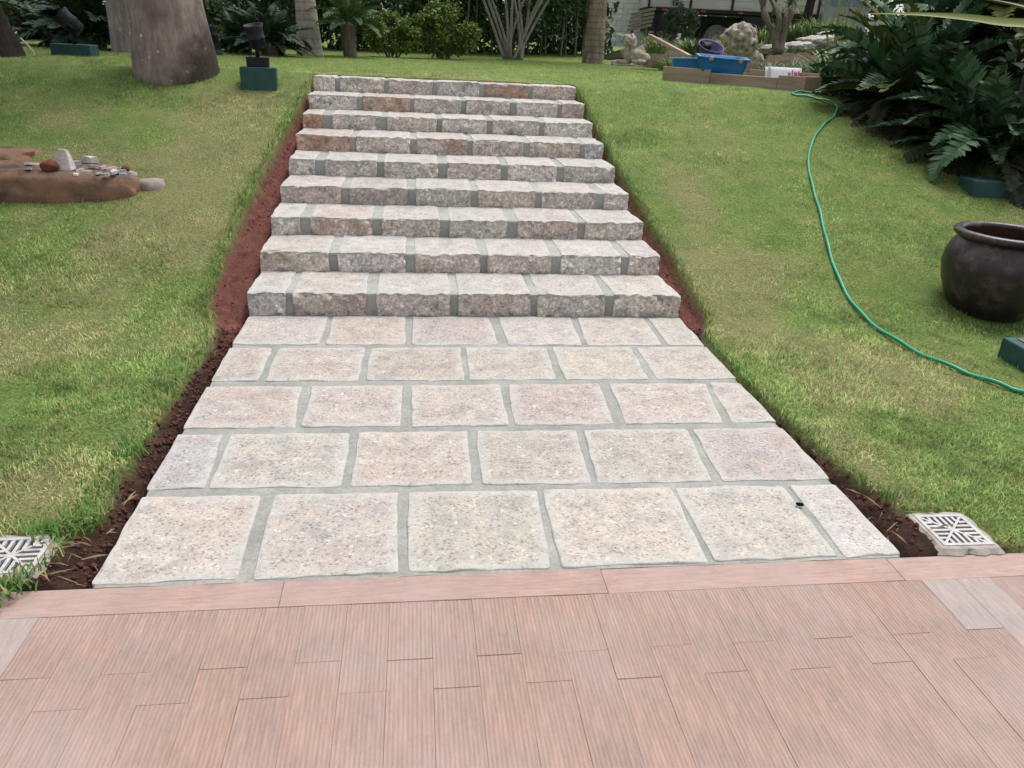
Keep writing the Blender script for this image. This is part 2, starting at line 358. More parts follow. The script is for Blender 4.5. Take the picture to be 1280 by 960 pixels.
# ------------------------------------------------------------------ dressed stones
def grid_pts(a, b, step, r):
    L = b-a; k = max(1, int(round((L-2*r)/step)))
    return [a, a+r*.35, a+r] + [a+r+(L-2*r)*i/k for i in range(1, k)] + [b-r, b-r*.35, b]
def stone_mesh(quad, z0, z1, su, sv, sw, r, rz_, amp_top, amp_front, seed, jig=.006):
    """quad: plan corners front-left, front-right, back-right, back-left; a rounded, hand-dressed block"""
    fl, fr, br, bl = [Vector((q[0], q[1])) for q in quad]
    Lx = max((fr-fl).length, (br-bl).length); Ly = max((bl-fl).length, (br-fr).length); H = z1-z0
    us = grid_pts(0, Lx, su, min(r, Lx*.3)); vs_ = grid_pts(0, Ly, sv, min(r, Ly*.3)); ws = [0] + [H*i/max(1, round(H/sw)) for i in range(1, max(1, round(H/sw)))] + [H-rz_, H-rz_*.35, H]
    ws = sorted(set(w for w in ws if w <= H-rz_ or w in (H-rz_*.35, H)))
    idx = {}; V = []; F = []; E = []
    nu, nv, nw = len(us), len(vs_), len(ws)
    def vert(i, j, k):
        key = (i, j, k)
        if key in idx: return idx[key]
        u, v, w = us[i], vs_[j], ws[k]
        # rounded box
        ci = min(max(u, r), Lx-r); cj = min(max(v, r), Ly-r); ck = min(w, H-rz_)
        d = Vector(((u-ci)/r, (v-cj)/r, (w-ck)/rz_))
        if d.length > 1e-6:
            dn = d.normalized(); m_ = max(abs(d.x), abs(d.y), abs(d.z))
            u2, v2, w2 = ci+dn.x*r*m_, cj+dn.y*r*m_, ck+dn.z*rz_*m_
        else: u2, v2, w2 = u, v, w
        a, b_ = u2/Lx, v2/Ly
        P = fl*(1-a)*(1-b_) + fr*a*(1-b_) + br*a*b_ + bl*(1-a)*b_
        x, y, z = P.x, P.y, z0+w2
        ed = min(u, Lx-u, v, Ly-v)
        top = 1 if k == nw-1 else 0
        z += amp_top*(nz(x, y, seed, 9) + .6*nz(x, y, seed, 27))*(1 if top else w/H)
        if j == 0:      # split front face
            q = amp_front*(.9*nz(x, z, seed, 11, seed) + .8*nz(x, z, seed, 26, seed) + .5*nz(x, z, seed, 60, seed))
            q += amp_front*.55*(.5-abs(nz(x, z, seed+3, 40, seed)))*2-amp_front*.3
            y += -amp_front*.25 + q*(1 if not top else .55)
        side = 1 if i in (0, nu-1) or j in (0, nv-1) else 0
        if side or ed < r:
            x += jig*nz(x, y, z+seed, 8); y += jig*nz(x, y, z-seed, 8) + jig*.5*nz(x, y, seed, 30)
            z += (jig*.6*nz(x, y, seed+7, 16) if top else 0)
        idx[key] = len(V); V.append((x, y, z)); E.append(max(0.0, 1-ed/.055)*(1.0 if z > z1-.02 else .35)); return idx[key]
    for i in range(nu-1):
        for j in range(nv-1):
            F.append((vert(i, j, nw-1), vert(i+1, j, nw-1), vert(i+1, j+1, nw-1), vert(i, j+1, nw-1)))
    for i in range(nu-1):
        for k in range(nw-1):
            F.append((vert(i, 0, k), vert(i+1, 0, k), vert(i+1, 0, k+1), vert(i, 0, k+1)))
            F.append((vert(i+1, nv-1, k), vert(i, nv-1, k), vert(i, nv-1, k+1), vert(i+1, nv-1, k+1)))
    for j in range(nv-1):
        for k in range(nw-1):
            F.append((vert(0, j+1, k), vert(0, j, k), vert(0, j, k+1), vert(0, j+1, k+1)))
            F.append((vert(nu-1, j, k), vert(nu-1, j+1, k), vert(nu-1, j+1, k+1), vert(nu-1, j, k+1)))
    me = bpy.data.meshes.new('stone'); me.from_pydata(V, [], F); me.update()
    me.polygons.foreach_set('use_smooth', [True]*len(F))
    me['n_top'] = (nu-1)*(nv-1)
    a_ = me.attributes.new('edge', 'FLOAT', 'POINT'); a_.data.foreach_set('value', np.array(E, np.float32))
    return me
GREY = (.365, .352, .335); PINK = (.375, .343, .322); BEIGE = (.385, .358, .33); PALE = (.42, .41, .40); COOL = (.35, .35, .36); DARKG = (.25, .235, .225); RUST = (.37, .275, .215)
def vary(c, k=.05):
    f = 1+random.uniform(-k, k); return tuple(v*f*(1+random.uniform(-.02, .02)) for v in c)

# landing: five rows of granite paving stones
land = tag(MB().build('path', M_MORTAR), 'granite paved landing in front of the stairs', kind='structure')
mb = MB()
mv = [(XL+.012, YF+.004, -.15), (XR-.012, YF+.004, -.15), (XR-.012, .02, -.15), (XL+.012, .02, -.15)]
mxs = np.linspace(XL+.012, XR-.012, 60); mys = np.linspace(YF+.004, .02, 56)
mb.v = [(x + (.006*nz(x, y, 0, 9) if i in (0, 59) else 0), y, -.0035 + .003*nz(x, y, 0, 8)) for y in mys for i, x in enumerate(mxs)]
mb.f = [(j*60+i, j*60+i+1, (j+1)*60+i+1, (j+1)*60+i) for j in range(55) for i in range(59)]; mb.m = [0]*len(mb.f)
mb.add([(XL+.012, YF+.004, -.006), (XL+.012, .02, -.006), (XL+.012, .02, -.15), (XL+.012, YF+.004, -.15)], [(0, 1, 2, 3)])
mb.add([(XR-.012, YF+.004, -.006), (XR-.012, .02, -.006), (XR-.012, .02, -.15), (XR-.012, YF+.004, -.15)], [(3, 2, 1, 0)])
mb.build('mortar_bed', M_MORTAR, land, smooth=True)
# joints read off as (x at the row's back, x at its front) for the left and right side of each joint
ROWS = [
 # yback L,R  yfront L,R   edges: (top x, bottom x) pairs, one pair of pairs per stone
 ((395, 398), (430, 431), [((310.5, 288), (409, 398)), ((417, 408), (506, 505.5)), ((517, 516), (610, 622.5)), ((624, 636), (713, 726)), ((722, 734), (804, 827)), ((811, 836), (852, 880))]),
 ((435.5, 434), (476, 473), [((285, 261), (339, 322)), ((349, 333), (455, 447)), ((464, 458), (575, 579)), ((583, 587), (682, 694)), ((691.5, 707), (787, 810)), ((796, 821.5), (880, 919))]),
 ((484, 479), (535, 527), [((252, 226), (376, 367)), ((390, 378), (502, 500)), ((515, 516.5), (624, 635)), ((637, 643.5), (748, 766)), ((762, 783.5), (882, 901.5)), ((888, 915), (925, 973))]),
 ((544, 535), (611, 598), [((222, 182), (277, 254.5)), ((289, 262.5), (437, 425)), ((450, 439), (582.5, 589.5)), ((596.5, 603.5), (719, 737.5)), ((729, 748.5), (858, 888.5)), ((866.5, 903.5), (976, 1039))]),
 ((622, 606.5), (729, 692), [((173, 115), (325.5, 294)), ((343, 317), (495, 496)), ((512, 512), (669.5, 687)), ((678.5, 702.5), (838, 882)), ((845, 895), (978, 1046)), ((987, 1057), (1041.5, 1127))]),
]
def row_y(px, lr, x0, x1): return lr[0] + (lr[1]-lr[0])*(px-x0)/(x1-x0)
k = 0
for ri, (yb, yf_, stones) in enumerate(ROWS):
    xa, xb = stones[0][0], stones[-1][1]
    for si, ((tl, bl_), (tr_, br_)) in enumerate(stones):
        fl = flat(bl_, row_y(bl_, yf_, xa[1], xb[1])); fr = flat(br_, row_y(br_, yf_, xa[1], xb[1]))
        bkr = flat(tr_, row_y(tr_, yb, xa[0], xb[0])); bkl = flat(tl, row_y(tl, yb, xa[0], xb[0]))
        if si == 0: fl.x = bkl.x = XL
        if si == 5: fr.x = bkr.x = XR
        e_ = .0045
        fl = fl+Vector((-e_ if si else 0, -e_, 0)); fr = fr+Vector((e_ if si < 5 else 0, -e_, 0)); bkr = bkr+Vector((e_ if si < 5 else 0, e_, 0)); bkl = bkl+Vector((-e_ if si else 0, e_, 0))
        me = stone_mesh([fl, fr, bkr, bkl], -.12, .0025, .04, .04, .06, .014, .005, .0028, .004, 10+k*1.37, .0085)
        me.materials.append(M_GRAN_FLAT)
        o = link('stone', me, land); c = random.choice([(.385, .352, .328), BEIGE, BEIGE, (.38, .348, .325), (.39, .366, .342)])
        if ri == 3 and si == 0: c = COOL
        if ri == 4: c = random.choice([BEIGE, (.395, .37, .345)]) if si < 5 else PALE
        if ri == 4 and si == 0: c = (.395, .372, .352)
        o.color = (*vary(c, .06), random.choice([0, 0, .06, .12])); k += 1

# stairs: nine steps
TR = .4931
RIS = [.1405, .1275, .1265, .1265, .1275, .1295, .1285, .1335, .1345]
DT = [-.011, -.007, .001, .003, .001, .007, .003, .004, 0]
S = [  # per step: (left x, right x, nosing y left, right, bottom y left, right, stone spans on the riser)
 [(309.5, 357), (366, 458), (471, 563), (573, 663.5), (671.5, 756.5), (767, 852.5)],
 [(323, 412), (422, 507), (519, 600), (609, 689), (701, 776.5), (786, 825)],
 [(339, 375.5), (388, 466), (476.5, 549.5), (561.5, 634), (647.5, 722), (731, 806.5)],
 [(352.5, 426), (437, 509), (519.5, 589), (598, 669), (677.5, 746), (755.5, 786.5)],
 [(360, 394), (406, 471), (480, 547.5), (559, 626), (635, 696), (705, 768.5)],
 [(369.5, 437.5), (445.5, 512.5), (520.5, 584), (591, 654), (662.5, 724), (731, 755)],
 [(379, 402.5), (415, 476), (484, 545.5), (552.5, 608), (616, 674), (681, 740)],
 [(385, 447), (453, 512.5), (518, 576), (583, 637), (645, 696), (703, 728)],
 [(394, 419), (424.5, 480), (485, 540), (546, 599), (606, 660), (666, 719)],
]
MIDY = [(377, 381), (326, 331), (280, 290), (243, 252), (208, 218), (178, 190), (151, 163), (127, 140), (104, 117)]
TINT = {(0, 0): (COOL, 0), (0, 1): (PINK, .25), (2, 1): (PINK, .55), (1, 0): (BEIGE, .35), (3, 1): (DARKG, .2), (5, 0): (RUST, .7), (5, 2): (PINK, .65), (6, 0): (RUST, .5), (7, 1): (RUST, .45), (8, 4): ((.30, .215, .18), .6), (5, 5): (COOL, 0), (3, 5): (PALE, 0), (2, 0): (PALE, 0), (3, 4): (PINK, .15), (4, 0): (PALE, 0), (7, 0): (PALE, 0), (7, 2): (GREY, .15), (8, 5): (PINK, .15), (7, 5): (PINK, .35), (0, 5): (BEIGE, .2)}
stairs = thing('stone_staircase', 'nine step pinkish grey granite staircase climbing the grass bank', 'staircase', (0, 0, 0))
y = 0.0; z = 0.0; core = MB()
YS = []
for i in range(9):
    zt = z + RIS[i]; yn = y + TR + DT[i] if i < 8 else y+.30
    YS.append((y, z, zt, yn))
    # mortar core of this step: front, top, ends
    xs = np.linspace(XL+.012, XR-.012, 48); rows = [(y+.012, z-.06), (y+.011, z+.04), (y+.011, zt-.02), (y+.014, zt-.010), (y+.03, zt-.005), (y+.2, zt-.005), (yn+.02, zt-.005)]
    vs = [(x, yy+.004*nz(x, zz, i, 12), zz+.0025*nz(x, yy, i, 9)) for yy, zz in rows for x in xs]
    core.add(vs, [(j*48+q, j*48+q+1, (j+1)*48+q+1, (j+1)*48+q) for j in range(len(rows)-1) for q in range(47)])
    for sx, o_ in ((XL+.012, 1), (XR-.012, -1)):
        p_ = [(sx, y+.011, z-.2), (sx, yn+.02, z-.2), (sx, yn+.02, zt-.005), (sx, y+.03, zt-.005), (sx, y+.011, zt-.02)]
        core.add(p_, [tuple(range(5))[::o_]])
    (ml, mr) = MIDY[i]; x0, x1 = S[i][0][0], S[i][-1][1]
    for si, (a, b) in enumerate(S[i]):
        def onr(px):
            d = ray(px, ml + (mr-ml)*(px-x0)/(x1-x0)); return CAM[0] + d[0]*((y-CAM[1])/d[1])
        xa = XL if si == 0 else onr(a); xb = XR if si == 5 else onr(b)
        sk = random.uniform(-.008, .008)
        yb_ = yn-.018
        me = stone_mesh([(xa, y+random.uniform(-.004, .003)), (xb, y+random.uniform(-.004, .003)), (xb+sk, yb_), (xa+sk, yb_)], z-.03, zt+random.uniform(-.003, .004), .0135, .06, .0135, .010, .008, .005, .022, 50+i*9.1+si*2.3, .009)
        me.materials.append(M_GRAN_TOP); me.materials.append(M_GRAN_ROUGH)
        mi = np.ones(len(me.polygons), np.int32); mi[:me['n_top']] = 0; me.polygons.foreach_set('material_index', mi)
        o = link('stone', me, stairs)
        c, stn = TINT.get((i, si), (random.choice([GREY, GREY, PINK, (.40, .365, .34), PALE]), random.choice([0, 0, .1, .2])))
        o.color = (*vary(c, .05), stn)
    y, z = (y+TR+DT[i], zt)
core.build('mortar', M_MORTAR_S, stairs, smooth=False)

# ------------------------------------------------------------------ tiled patio
patio = MB()
patio.box(-7, 9, -9, YF-.004, -.14, -.0045)
patio = tag(patio.build('patio', M_MORTAR_D), 'patio paved with ribbed terracotta plank tiles', kind='structure')
def tile_mesh(w, L, ribs=10, groove=True):
    m = MB(); hw = w/2; bev = .0009
    prof_ = [(-hw, -.03), (-hw, -bev), (-hw+bev, 0)]
    if groove:
        p = (w-2*bev-.004)/ribs
        for q in range(ribs):
            x0 = -hw+bev+.002+q*p
            prof_ += [(x0+p*.16, 0), (x0+p*.30, -.0010), (x0+p*.62, -.0010), (x0+p*.76, 0)]
    prof_ += [(hw-bev, 0), (hw, -bev), (hw, -.03)]
    ys = [(-L/2, -.03), (-L/2, -bev), (-L/2+bev, 0), (L/2-bev, 0), (L/2, -bev), (L/2, -.03)]
    np_ = len(prof_)
    vs = []
    for yy, dz in ys:
        for xx, zz in prof_: vs.append((xx, yy, min(zz, dz) if dz < -.01 else zz+dz))
    for j in range(len(ys)-1):
        for q in range(np_-1):
            mi = 1 if (abs(prof_[q][1]+.0010) < 1e-6 and abs(prof_[q+1][1]+.0010) < 1e-6) else 0
            m.add([], [])
            m.f.append((j*np_+q, j*np_+q+1, (j+1)*np_+q+1, (j+1)*np_+q)); m.m.append(mi)
    m.v = vs; return m
W_T = .1265; GAP = .0007
cache = {}
def place_tile(xc, y1, y0, worn=False, plain=False):
    L = round(y1-y0-GAP, 4); key = (L, worn, plain)
    if key not in cache: cache[key] = tile_mesh(W_T-GAP, L, 10, not plain).mesh('tile', [M_TILE_W, M_TILE_WG] if worn else [M_TILE, M_TILE_G])
    o = link('tile', cache[key], patio, (xc, (y0+y1)/2, random.uniform(-.0009, .0009)))
    o.rotation_euler = (random.uniform(-.002, .002), random.uniform(-.004, .004), random.uniform(-.002, .002))
    return o
xe = -.114                                        # one tile edge seen in the photograph
for ci in range(-26, 36):
    xc = xe + W_T*(ci+.5)
    first = .355 if ci % 2 == 0 else .24          # alternate columns break sooner
    if -4 <= ci <= 26: first += random.uniform(-.006, .006)
    yt = YF-.1235
    worn = ci in (-10, 13, 14)
    place_tile(xc, yt, yt-first, worn or (ci % 2 == 0 and random.random() < .04), plain=ci in (13, 14, -10))
    yy = yt-first
    for L in (.60, .60):
        place_tile(xc, yy, yy-L, random.random() < .05); yy -= L
for bi in range(-4, 6):
    x0 = -.574+1.0255*bi; key = 'border'
    if key not in cache:
        m = tile_mesh(.122, 1.0240, 1, False); cache[key] = m.mesh('border_tile', [M_BORDER])
    o = link('border_tile', cache[key], patio, (x0+.51275, YF-.0625, .001+random.uniform(-.001, .001))); o.rotation_euler = (0, 0, math.pi/2+random.uniform(-.002, .002))

# ------------------------------------------------------------------ drain grates in concrete collars
def grate(label, c, rz):
    t = thing('drain_grate', label, 'drain grate', c, rz, 'floor drains beside the path')
    h = .098
    m = MB(); o = .128                             # rough concrete collar
    n_ = 9
    ring_o = []; ring_i = []
    for sd_ in range(4):
        for q in range(n_):
            a = -1+2*q/n_
            px_, py_ = [(a, -1), (1, a), (-a, 1), (-1, -a)][sd_]
            ring_o.append((px_*o*(1+.07*random.uniform(-1, 1)), py_*o*(1+.07*random.uniform(-1, 1)), -.014)); ring_i.append((px_*h, py_*h, .002))
    ring_m = [((a[0]*.45+b[0]*.55), (a[1]*.45+b[1]*.55), .001+random.uniform(-.002, .002)) for a, b in zip(ring_o, ring_i)]
    nn = len(ring_o); base = [(a[0], a[1], -.05) for a in ring_o]
    m.add(base+ring_o+ring_m+ring_i+[(x, y_, -.03) for x, y_, _ in ring_i], [(r_*nn+q, r_*nn+(q+1) % nn, (r_+1)*nn+(q+1) % nn, (r_+1)*nn+q) for r_ in range(4) for q in range(nn)])
    m.build('concrete_collar', M_CONC, t)
    m = MB(); m.box(-h, h, -h, h, -.032, -.02); m.build('sump', M_DARK, t)
    fr = MB(); e = h-.002; wd = .014
    for a in range(4): fr.box(-e, e-wd, -e, -e+wd, -.012, .004, Matrix.Rotation(a*math.pi/2, 4, 'Z'))
    f_ = fr.build('grate_frame', M_GRATE, t)
    bars = MB()                                    # four quadrants of slanting bars and a cross between them
    for a in range(4):
        Mq = Matrix.Rotation(a*math.pi/2, 4, 'Z')
        bars.box(.0, .115, -.0045, .0045, -.010, .003, Mq @ Matrix.Rotation(math.pi/4, 4, 'Z'))
        for q in range(7):
            xx = -.072+q*.024; yy = -e+wd-.001
            top_ = -abs(xx)-.006 if abs(xx) > .004 else -.01
            if top_ > yy: bars.box(xx-.0058, xx+.0058, yy, top_, -.009, .0025, Mq)
    bars.build('grate_bars', M_GRATE, t)
    m = MB(); m.lathe([(0, .0035), (.014, .0035), (.016, -.01)], 12); m.build('centre_boss', M_GRATE, t)
    return t
grate('square slotted drain grate right of the stone landing', (cR.x, cR.y, .018), R(-1))
grate('square slotted drain grate left of the stone landing, partly overgrown', (cL.x, cL.y, .018), R(2))
EXCL = [(cR.x, cR.y, .145), (cL.x, cL.y, .12)]

# ------------------------------------------------------------------ boulder with rubble, left lawn
def lump(name, label, cat, loc, size, mat_, seed, sub=3, amp=.25, flat_=0.0, rot=(0, 0, 0), group=None, fr=1.6, parent=None, sharp=False, box=0.0):
    bm = bmesh.new(); bmesh.ops.create_icosphere(bm, subdivisions=sub, radius=1)
    for v in bm.verts:
        p = v.co.copy(); q = 1+amp*noise.noise(p*fr+Vector((seed, seed*1.7, -seed))) + amp*.5*noise.noise(p*fr*2.7+Vector((seed, 0, seed))) + amp*.25*noise.noise(p*fr*6+Vector((0, seed, seed)))
        if box: p = p/(abs(p.x)**box+abs(p.y)**box+abs(p.z)**box)**(1/box)
        p *= q
        if flat_ and p.z > flat_: p.z = flat_+(p.z-flat_)*.15
        v.co = Vector((p.x*size[0], p.y*size[1], p.z*size[2]))
    me = bpy.data.meshes.new(name); bm.to_mesh(me); bm.free(); me.materials.append(mat_)
    if not sharp: me.polygons.foreach_set('use_smooth', [True]*len(me.polygons))
    o = link(name, me, parent, loc); o.rotation_euler = rot
    return tag(o, label, cat, group) if label else o
bp = at(62, 252); 
BOULD = lump('boulder', 'long brown flat topped boulder with rubble lying on it in the left lawn', 'boulder', (bp.x-.30, bp.y+.25, bp.z-.05), (.89, .29, .265), M_ROCK, 3.3, 5, .08, None, fr=1.8, rot=(0, R(1.5), R(3)), box=5.0)
bq = at(20, 205)
lump('boulder', 'low dark boulder behind the flat topped one at the left edge', 'boulder', (bq.x-.32, bq.y+.25, bq.z-.01), (.52, .34, .17), M_ROCK, 8.1, 4, .2, .5, fr=2)
bq = at(188, 236)
lump('flat_stone', 'small pale flat stone at the right tip of the boulder', 'stone', (bq.x, bq.y+.05, bq.z), (.11, .10, .095), simple('pinkish_stone', (.30, .25, .235), (.2, .165, .155), 9, .9, .15, .5, 40), 5.2, 3, .15, .6)
EXCL += [(bp.x-.16+dx, bp.y+.23, .30) for dx in (-.55, -.3, 0, .3, .5)]
BTOP = bp.z+.225
_bm = BOULD.matrix_basis if False else Matrix.Translation(BOULD.location) @ BOULD.rotation_euler.to_matrix().to_4x4()
_bv = np.array([_bm @ v.co for v in BOULD.data.vertices])
def btop(p, r__=.05):
    k_ = (abs(_bv[:, 0]-p.x) < r__) & (abs(_bv[:, 1]-p.y) < r__); return float(np.percentile(_bv[k_, 2], 85)) if k_.any() else BTOP
def shard(px, py, w, d, h, mat_, label, seed, name='stone_shard', group=None, rot=None, lift=0.0):
    p = flat(px, py, BTOP); p.y += .05; p.z = max(btop(p), BTOP-.045)+lift-.004
    n_ = random.randint(5, 7); m = MB(); rr = random.Random(seed)
    ang = sorted(rr.uniform(0, 6.283) for _ in range(n_)); 
    ang = [2*math.pi*(i+rr.uniform(-.3, .3))/n_ for i in range(n_)]
    ro = [rr.uniform(.75, 1.1) for _ in range(n_)]
    b_ = [(math.cos(a)*w*r_, math.sin(a)*d*r_, 0) for a, r_ in zip(ang, ro)]
    t_ = [(math.cos(a)*w*r_*.88+rr.uniform(-.1, .1)*w, math.sin(a)*d*r_*.88, h*rr.uniform(.8, 1.15)) for a, r_ in zip(ang, ro)]
    m.add(b_+t_, [tuple(range(n_))[::-1], tuple(range(n_, 2*n_))] + [(i, (i+1) % n_, n_+(i+1) % n_, n_+i) for i in range(n_)])
    o = m.build(name, mat_, None, loc=p); o.rotation_euler = rot or (rr.uniform(-.15, .15), rr.uniform(-.15, .15), rr.uniform(0, 6))
    return tag(o, label, 'stone', group)
m = MB()                                          # the white wedge standing on end
m.add([(-.085, -.04, 0), (.075, -.05, 0), (.08, .05, 0), (-.07, .05, 0), (.0, -.03, .155), (.055, -.02, .15), (.05, .03, .13), (.01, .03, .14)], [(3, 2, 1, 0), (4, 5, 6, 7), (0, 1, 5, 4), (1, 2, 6, 5), (2, 3, 7, 6), (3, 0, 4, 7)])
o = bevel(m.build('stone_wedge', M_WHITE_ST, None, loc=flat(78, 207, BTOP)), .008); o.location.z = btop(o.location)-.01; tag(o, 'pale wedge shaped stone standing highest on the boulder rubble', 'stone')
p = flat(58, 210, BTOP); p.y += .05; p.z = max(btop(p), BTOP-.045)
lump('red_stone', 'rounded red brown stone at the left end of the rubble', 'stone', (p.x, p.y, p.z+.03), (.06, .05, .042), M_REDST, 2.2, 3, .2)
p = flat(153, 208, BTOP); p.y += .05; p.z = max(btop(p), BTOP-.045)
lump('red_stone', 'small red brown stone among the grey chips on the boulder', 'stone', (p.x, p.y, p.z+.02), (.03, .025, .022), M_REDST, 6.2, 2, .2)
shard(84, 207, .085, .035, .03, M_SHARD, 'long beige stone bar leaning beside the red brown stone', 4, 'stone_bar', rot=(.1, -.15, .25), lift=.01)
shard(110, 202, .075, .045, .045, M_WHITE_ST, 'thick pale slab lying behind the grey chips on the boulder', 5, 'stone_slab', rot=(.1, .05, .1), lift=.015)
for q, (px, py) in enumerate([(90, 212), (102, 210), (118, 211), (128, 213), (138, 211), (112, 206), (145, 209), (158, 212), (163, 212), (96, 209), (124, 206), (135, 206), (148, 205), (150, 209), (150, 213), (30, 210), (36, 206)]):
    shard(px, py, random.uniform(.025, .055), random.uniform(.018, .035), random.uniform(.012, .022), M_SHARD if q % 4 else M_WHITE_ST, {15: 'grey chip lying apart left of the rounded red brown stone, nearer the viewer', 16: 'pale chip lying apart left of the rounded red brown stone, farther back'}.get(q, 'thin grey stone chip in the rubble on the boulder'), 20+q, group='grey stone chips on the boulder', lift=random.uniform(0, .012))

# ------------------------------------------------------------------ garden spotlights on green blocks
def spotlight(label, p, rz, wb, db, hb, box=True, stem=.09, tilt=40, yaw=0.0, k=1.0):
    """painted base block, ballast box, stem and a tilted lamp can"""
    t = thing('garden_spotlight', label, 'spotlight', p, rz, 'garden spotlights on green blocks')
    m = MB(); m.box(-wb/2, wb/2, -db/2, db/2, -.06, hb); bevel(m.build('base_block', M_TEAL, t), .008)
    z = hb
    if box:
        m = MB(); m.box(-.103, .103, -.075, .075, hb+.002, hb+.085); bx_ = bevel(m.build('ballast_box', M_BLACK, t), .005)
        m = MB(); m.box(-.106, .106, -.078, .078, hb+.074, hb+.089); m.build('box_lid', M_BLACK, bx_); z = hb+.086
    m = MB(); m.tube([(0, 0, z-.005), (0, 0, z+stem*.6), (0, 0, z+stem)], [.019, .017, .021], 10); m.build('stem', M_BLACK, t, True)
    M = Matrix.Translation((0, 0, z+stem+.075*k)) @ Matrix.Rotation(yaw, 4, 'Z') @ Matrix.Rotation(R(tilt), 4, 'Y')
    m = MB(); m.lathe([(0, -.10*k), (.05*k, -.10*k), (.068*k, -.085*k), (.072*k, -.02*k), (.08*k, -.015*k), (.08*k, 0), (.074*k, .005*k), (.078*k, .07*k), (.09*k, .105*k), (.084*k, .105*k), (.066*k, .08*k), (0, .075*k)], 20, 0, M)
    m.build('lamp_head', M_BLACK, t, True)
    m = MB()
    for s_ in (-1, 1): m.tube([M @ Vector((0, s_*.086*k, -.0*k)), M @ Vector((0, s_*.095*k, -.05*k)), Vector((0, 0, z+stem*.8))], .008, 6)
    m.build('bracket', M_BLACK, t); return t
p = at(323, 112); spotlight('black spotlight on a green block just left of the top step', (p.x, p.y+.1, p.z), R(6), .335, .24, .20, True, .10, -14, R(50), 1.05)
EXCL.append((p.x, p.y+.1, .17))
p = pt(90, 71, 8.95); p.z = gz(p.x, p.y); spotlight('black spotlight tilted steeply on a green block between two palm trunks', (p.x+.0, p.y+.12, p.z-.045), R(-4),   .45, .24, .175, False, .13, -48, R(8), 1.25)
p = pt(267, 64, 11.4); p.z = gz(p.x, p.y); spotlight('small far black spotlight in front of the yellow green shrub', (p.x, p.y, p.z), R(8), .26, .2, .08, True, .03, -8, R(30), 1.1)
def loop_cable(label, pts, r_=.009):
    m = MB(); m.tube(pts, r_, 7); return tag(m.build('cable', simple('white_cable', (.55, .54, .52), (.4, .4, .38)), None, True), label, 'cable')
P = [pt(26, 48, 8.9), pt(30, 52, 8.9), pt(36, 58, 8.9), pt(41, 64, 8.9), pt(44, 68.5, 8.9), pt(36, 69.5, 8.85), pt(28, 70, 8.8)]
loop_cable('white cable bending to the grass beside the dark left trunk', P)
P = [pt(262 + 5.5*math.cos(a), 67.5 - 3.5*math.sin(a), 10.9) for a in np.linspace(-.1, 3.2, 9)]
loop_cable('short white cable loop standing in the grass below the far spotlight', P, .008)

# ------------------------------------------------------------------ pot, loose green blocks, hose
p = at(1250, 398)
pot = thing('clay_pot', 'large dark glazed clay pot with thick rolled rim on the right lawn', 'pot', (p.x, p.y+.14, p.z-.01))
pr = [(0, .0), (.20, .0), (.235, .02), (.285, .10), (.335, .22), (.355, .32), (.35, .40), (.325, .465), (.298, .50), (.29, .515)]
m = MB(); m.lathe(pr, 48); m.build('pot_body', M_POT, pot, True)
m = MB(); m.lathe([(.29, .51), (.315, .515), (.332, .53), (.335, .548), (.322, .562), (.30, .566), (.278, .558), (.27, .545), (.272, .53)], 48); m.build('pot_rim', M_POT, pot, True)
m = MB(); m.lathe([(.272, .532), (.30, .45), (.325, .34), (.31, .25), (.28, .2), (0, .19)], 40); m.build('pot_inside', M_POTIN, pot, True)
EXCL.append((p.x, p.y+.14, .26))
p = at(1240, 447)
t = thing('green_block', 'green painted concrete block at the right edge below the clay pot', 'block', (p.x+.24, p.y-.15, p.z), R(-3))
m = MB(); m.box(-.21, .21, -.155, .155, -.05, .125); bevel(m.build('block_body', M_TEAL, t), .01)
m = MB(); m.box(-.15, .17, -.10, .11, .1255, .131); m.build('block_top', simple('worn_block_top', (.16, .115, .095), (.07, .085, .08), 9), t)
EXCL.append((p.x+.24, p.y-.15, .2))
p = at(1240, 260)
t = thing('green_block', 'green painted concrete block in the shade under the dark bush', 'block', (p.x+.26, p.y+.30, p.z+.02), R(-5))
m = MB(); m.box(-.32, .32, -.13, .13, -.06, .17); bevel(m.build('block_body', M_TEAL, t), .01)

hp = [(1075, 121), (1056, 119.5), (1030, 118), (1005, 117), (992, 117.5), (990, 119.5), (1000, 121.5), (1020, 125), (1038, 130), (1046, 136), (1042, 147), (1030, 158), (1020, 170), (1012.5, 188), (1010, 205), (1013, 225), (1018, 245), (1025, 270), (1031, 296), (1039, 326), (1050, 356), (1068, 386), (1092, 410), (1128, 434), (1168, 454), (1210, 470), (1250, 485), (1284, 495), (1330, 512)]
def smooth_path(P, k=6):
    out = []
    for i in range(len(P)-1):
        a, b, c, d = P[max(i-1, 0)], P[i], P[i+1], P[min(i+2, len(P)-1)]
        for q in range(k):
            t_ = q/k; out.append(.5*((2*b)+(c-a)*t_+(2*a-5*b+4*c-d)*t_*t_+(3*b-a-3*c+d)*t_**3))
    return out+[P[-1]]
P = [at(*q) for q in hp]
P = smooth_path(P)
for i, q in enumerate(P): q.z = gz(q.x, q.y)+.017+.006*math.sin(i*.7)
m = MB(); m.tube(P, .0115, 10)
tag(m.build('garden_hose', M_HOSE, None, True), 'bright green garden hose snaking across the right lawn', 'hose')
p = flat(999.5, 632, .006)
lump('dark_pod', 'small black seed pod lying on the front right paving stone', 'seed pod', (p.x, p.y, .012), (.016, .009, .007), M_DARK, 1.0, 2, .2, rot=(0, 0, R(-25)))
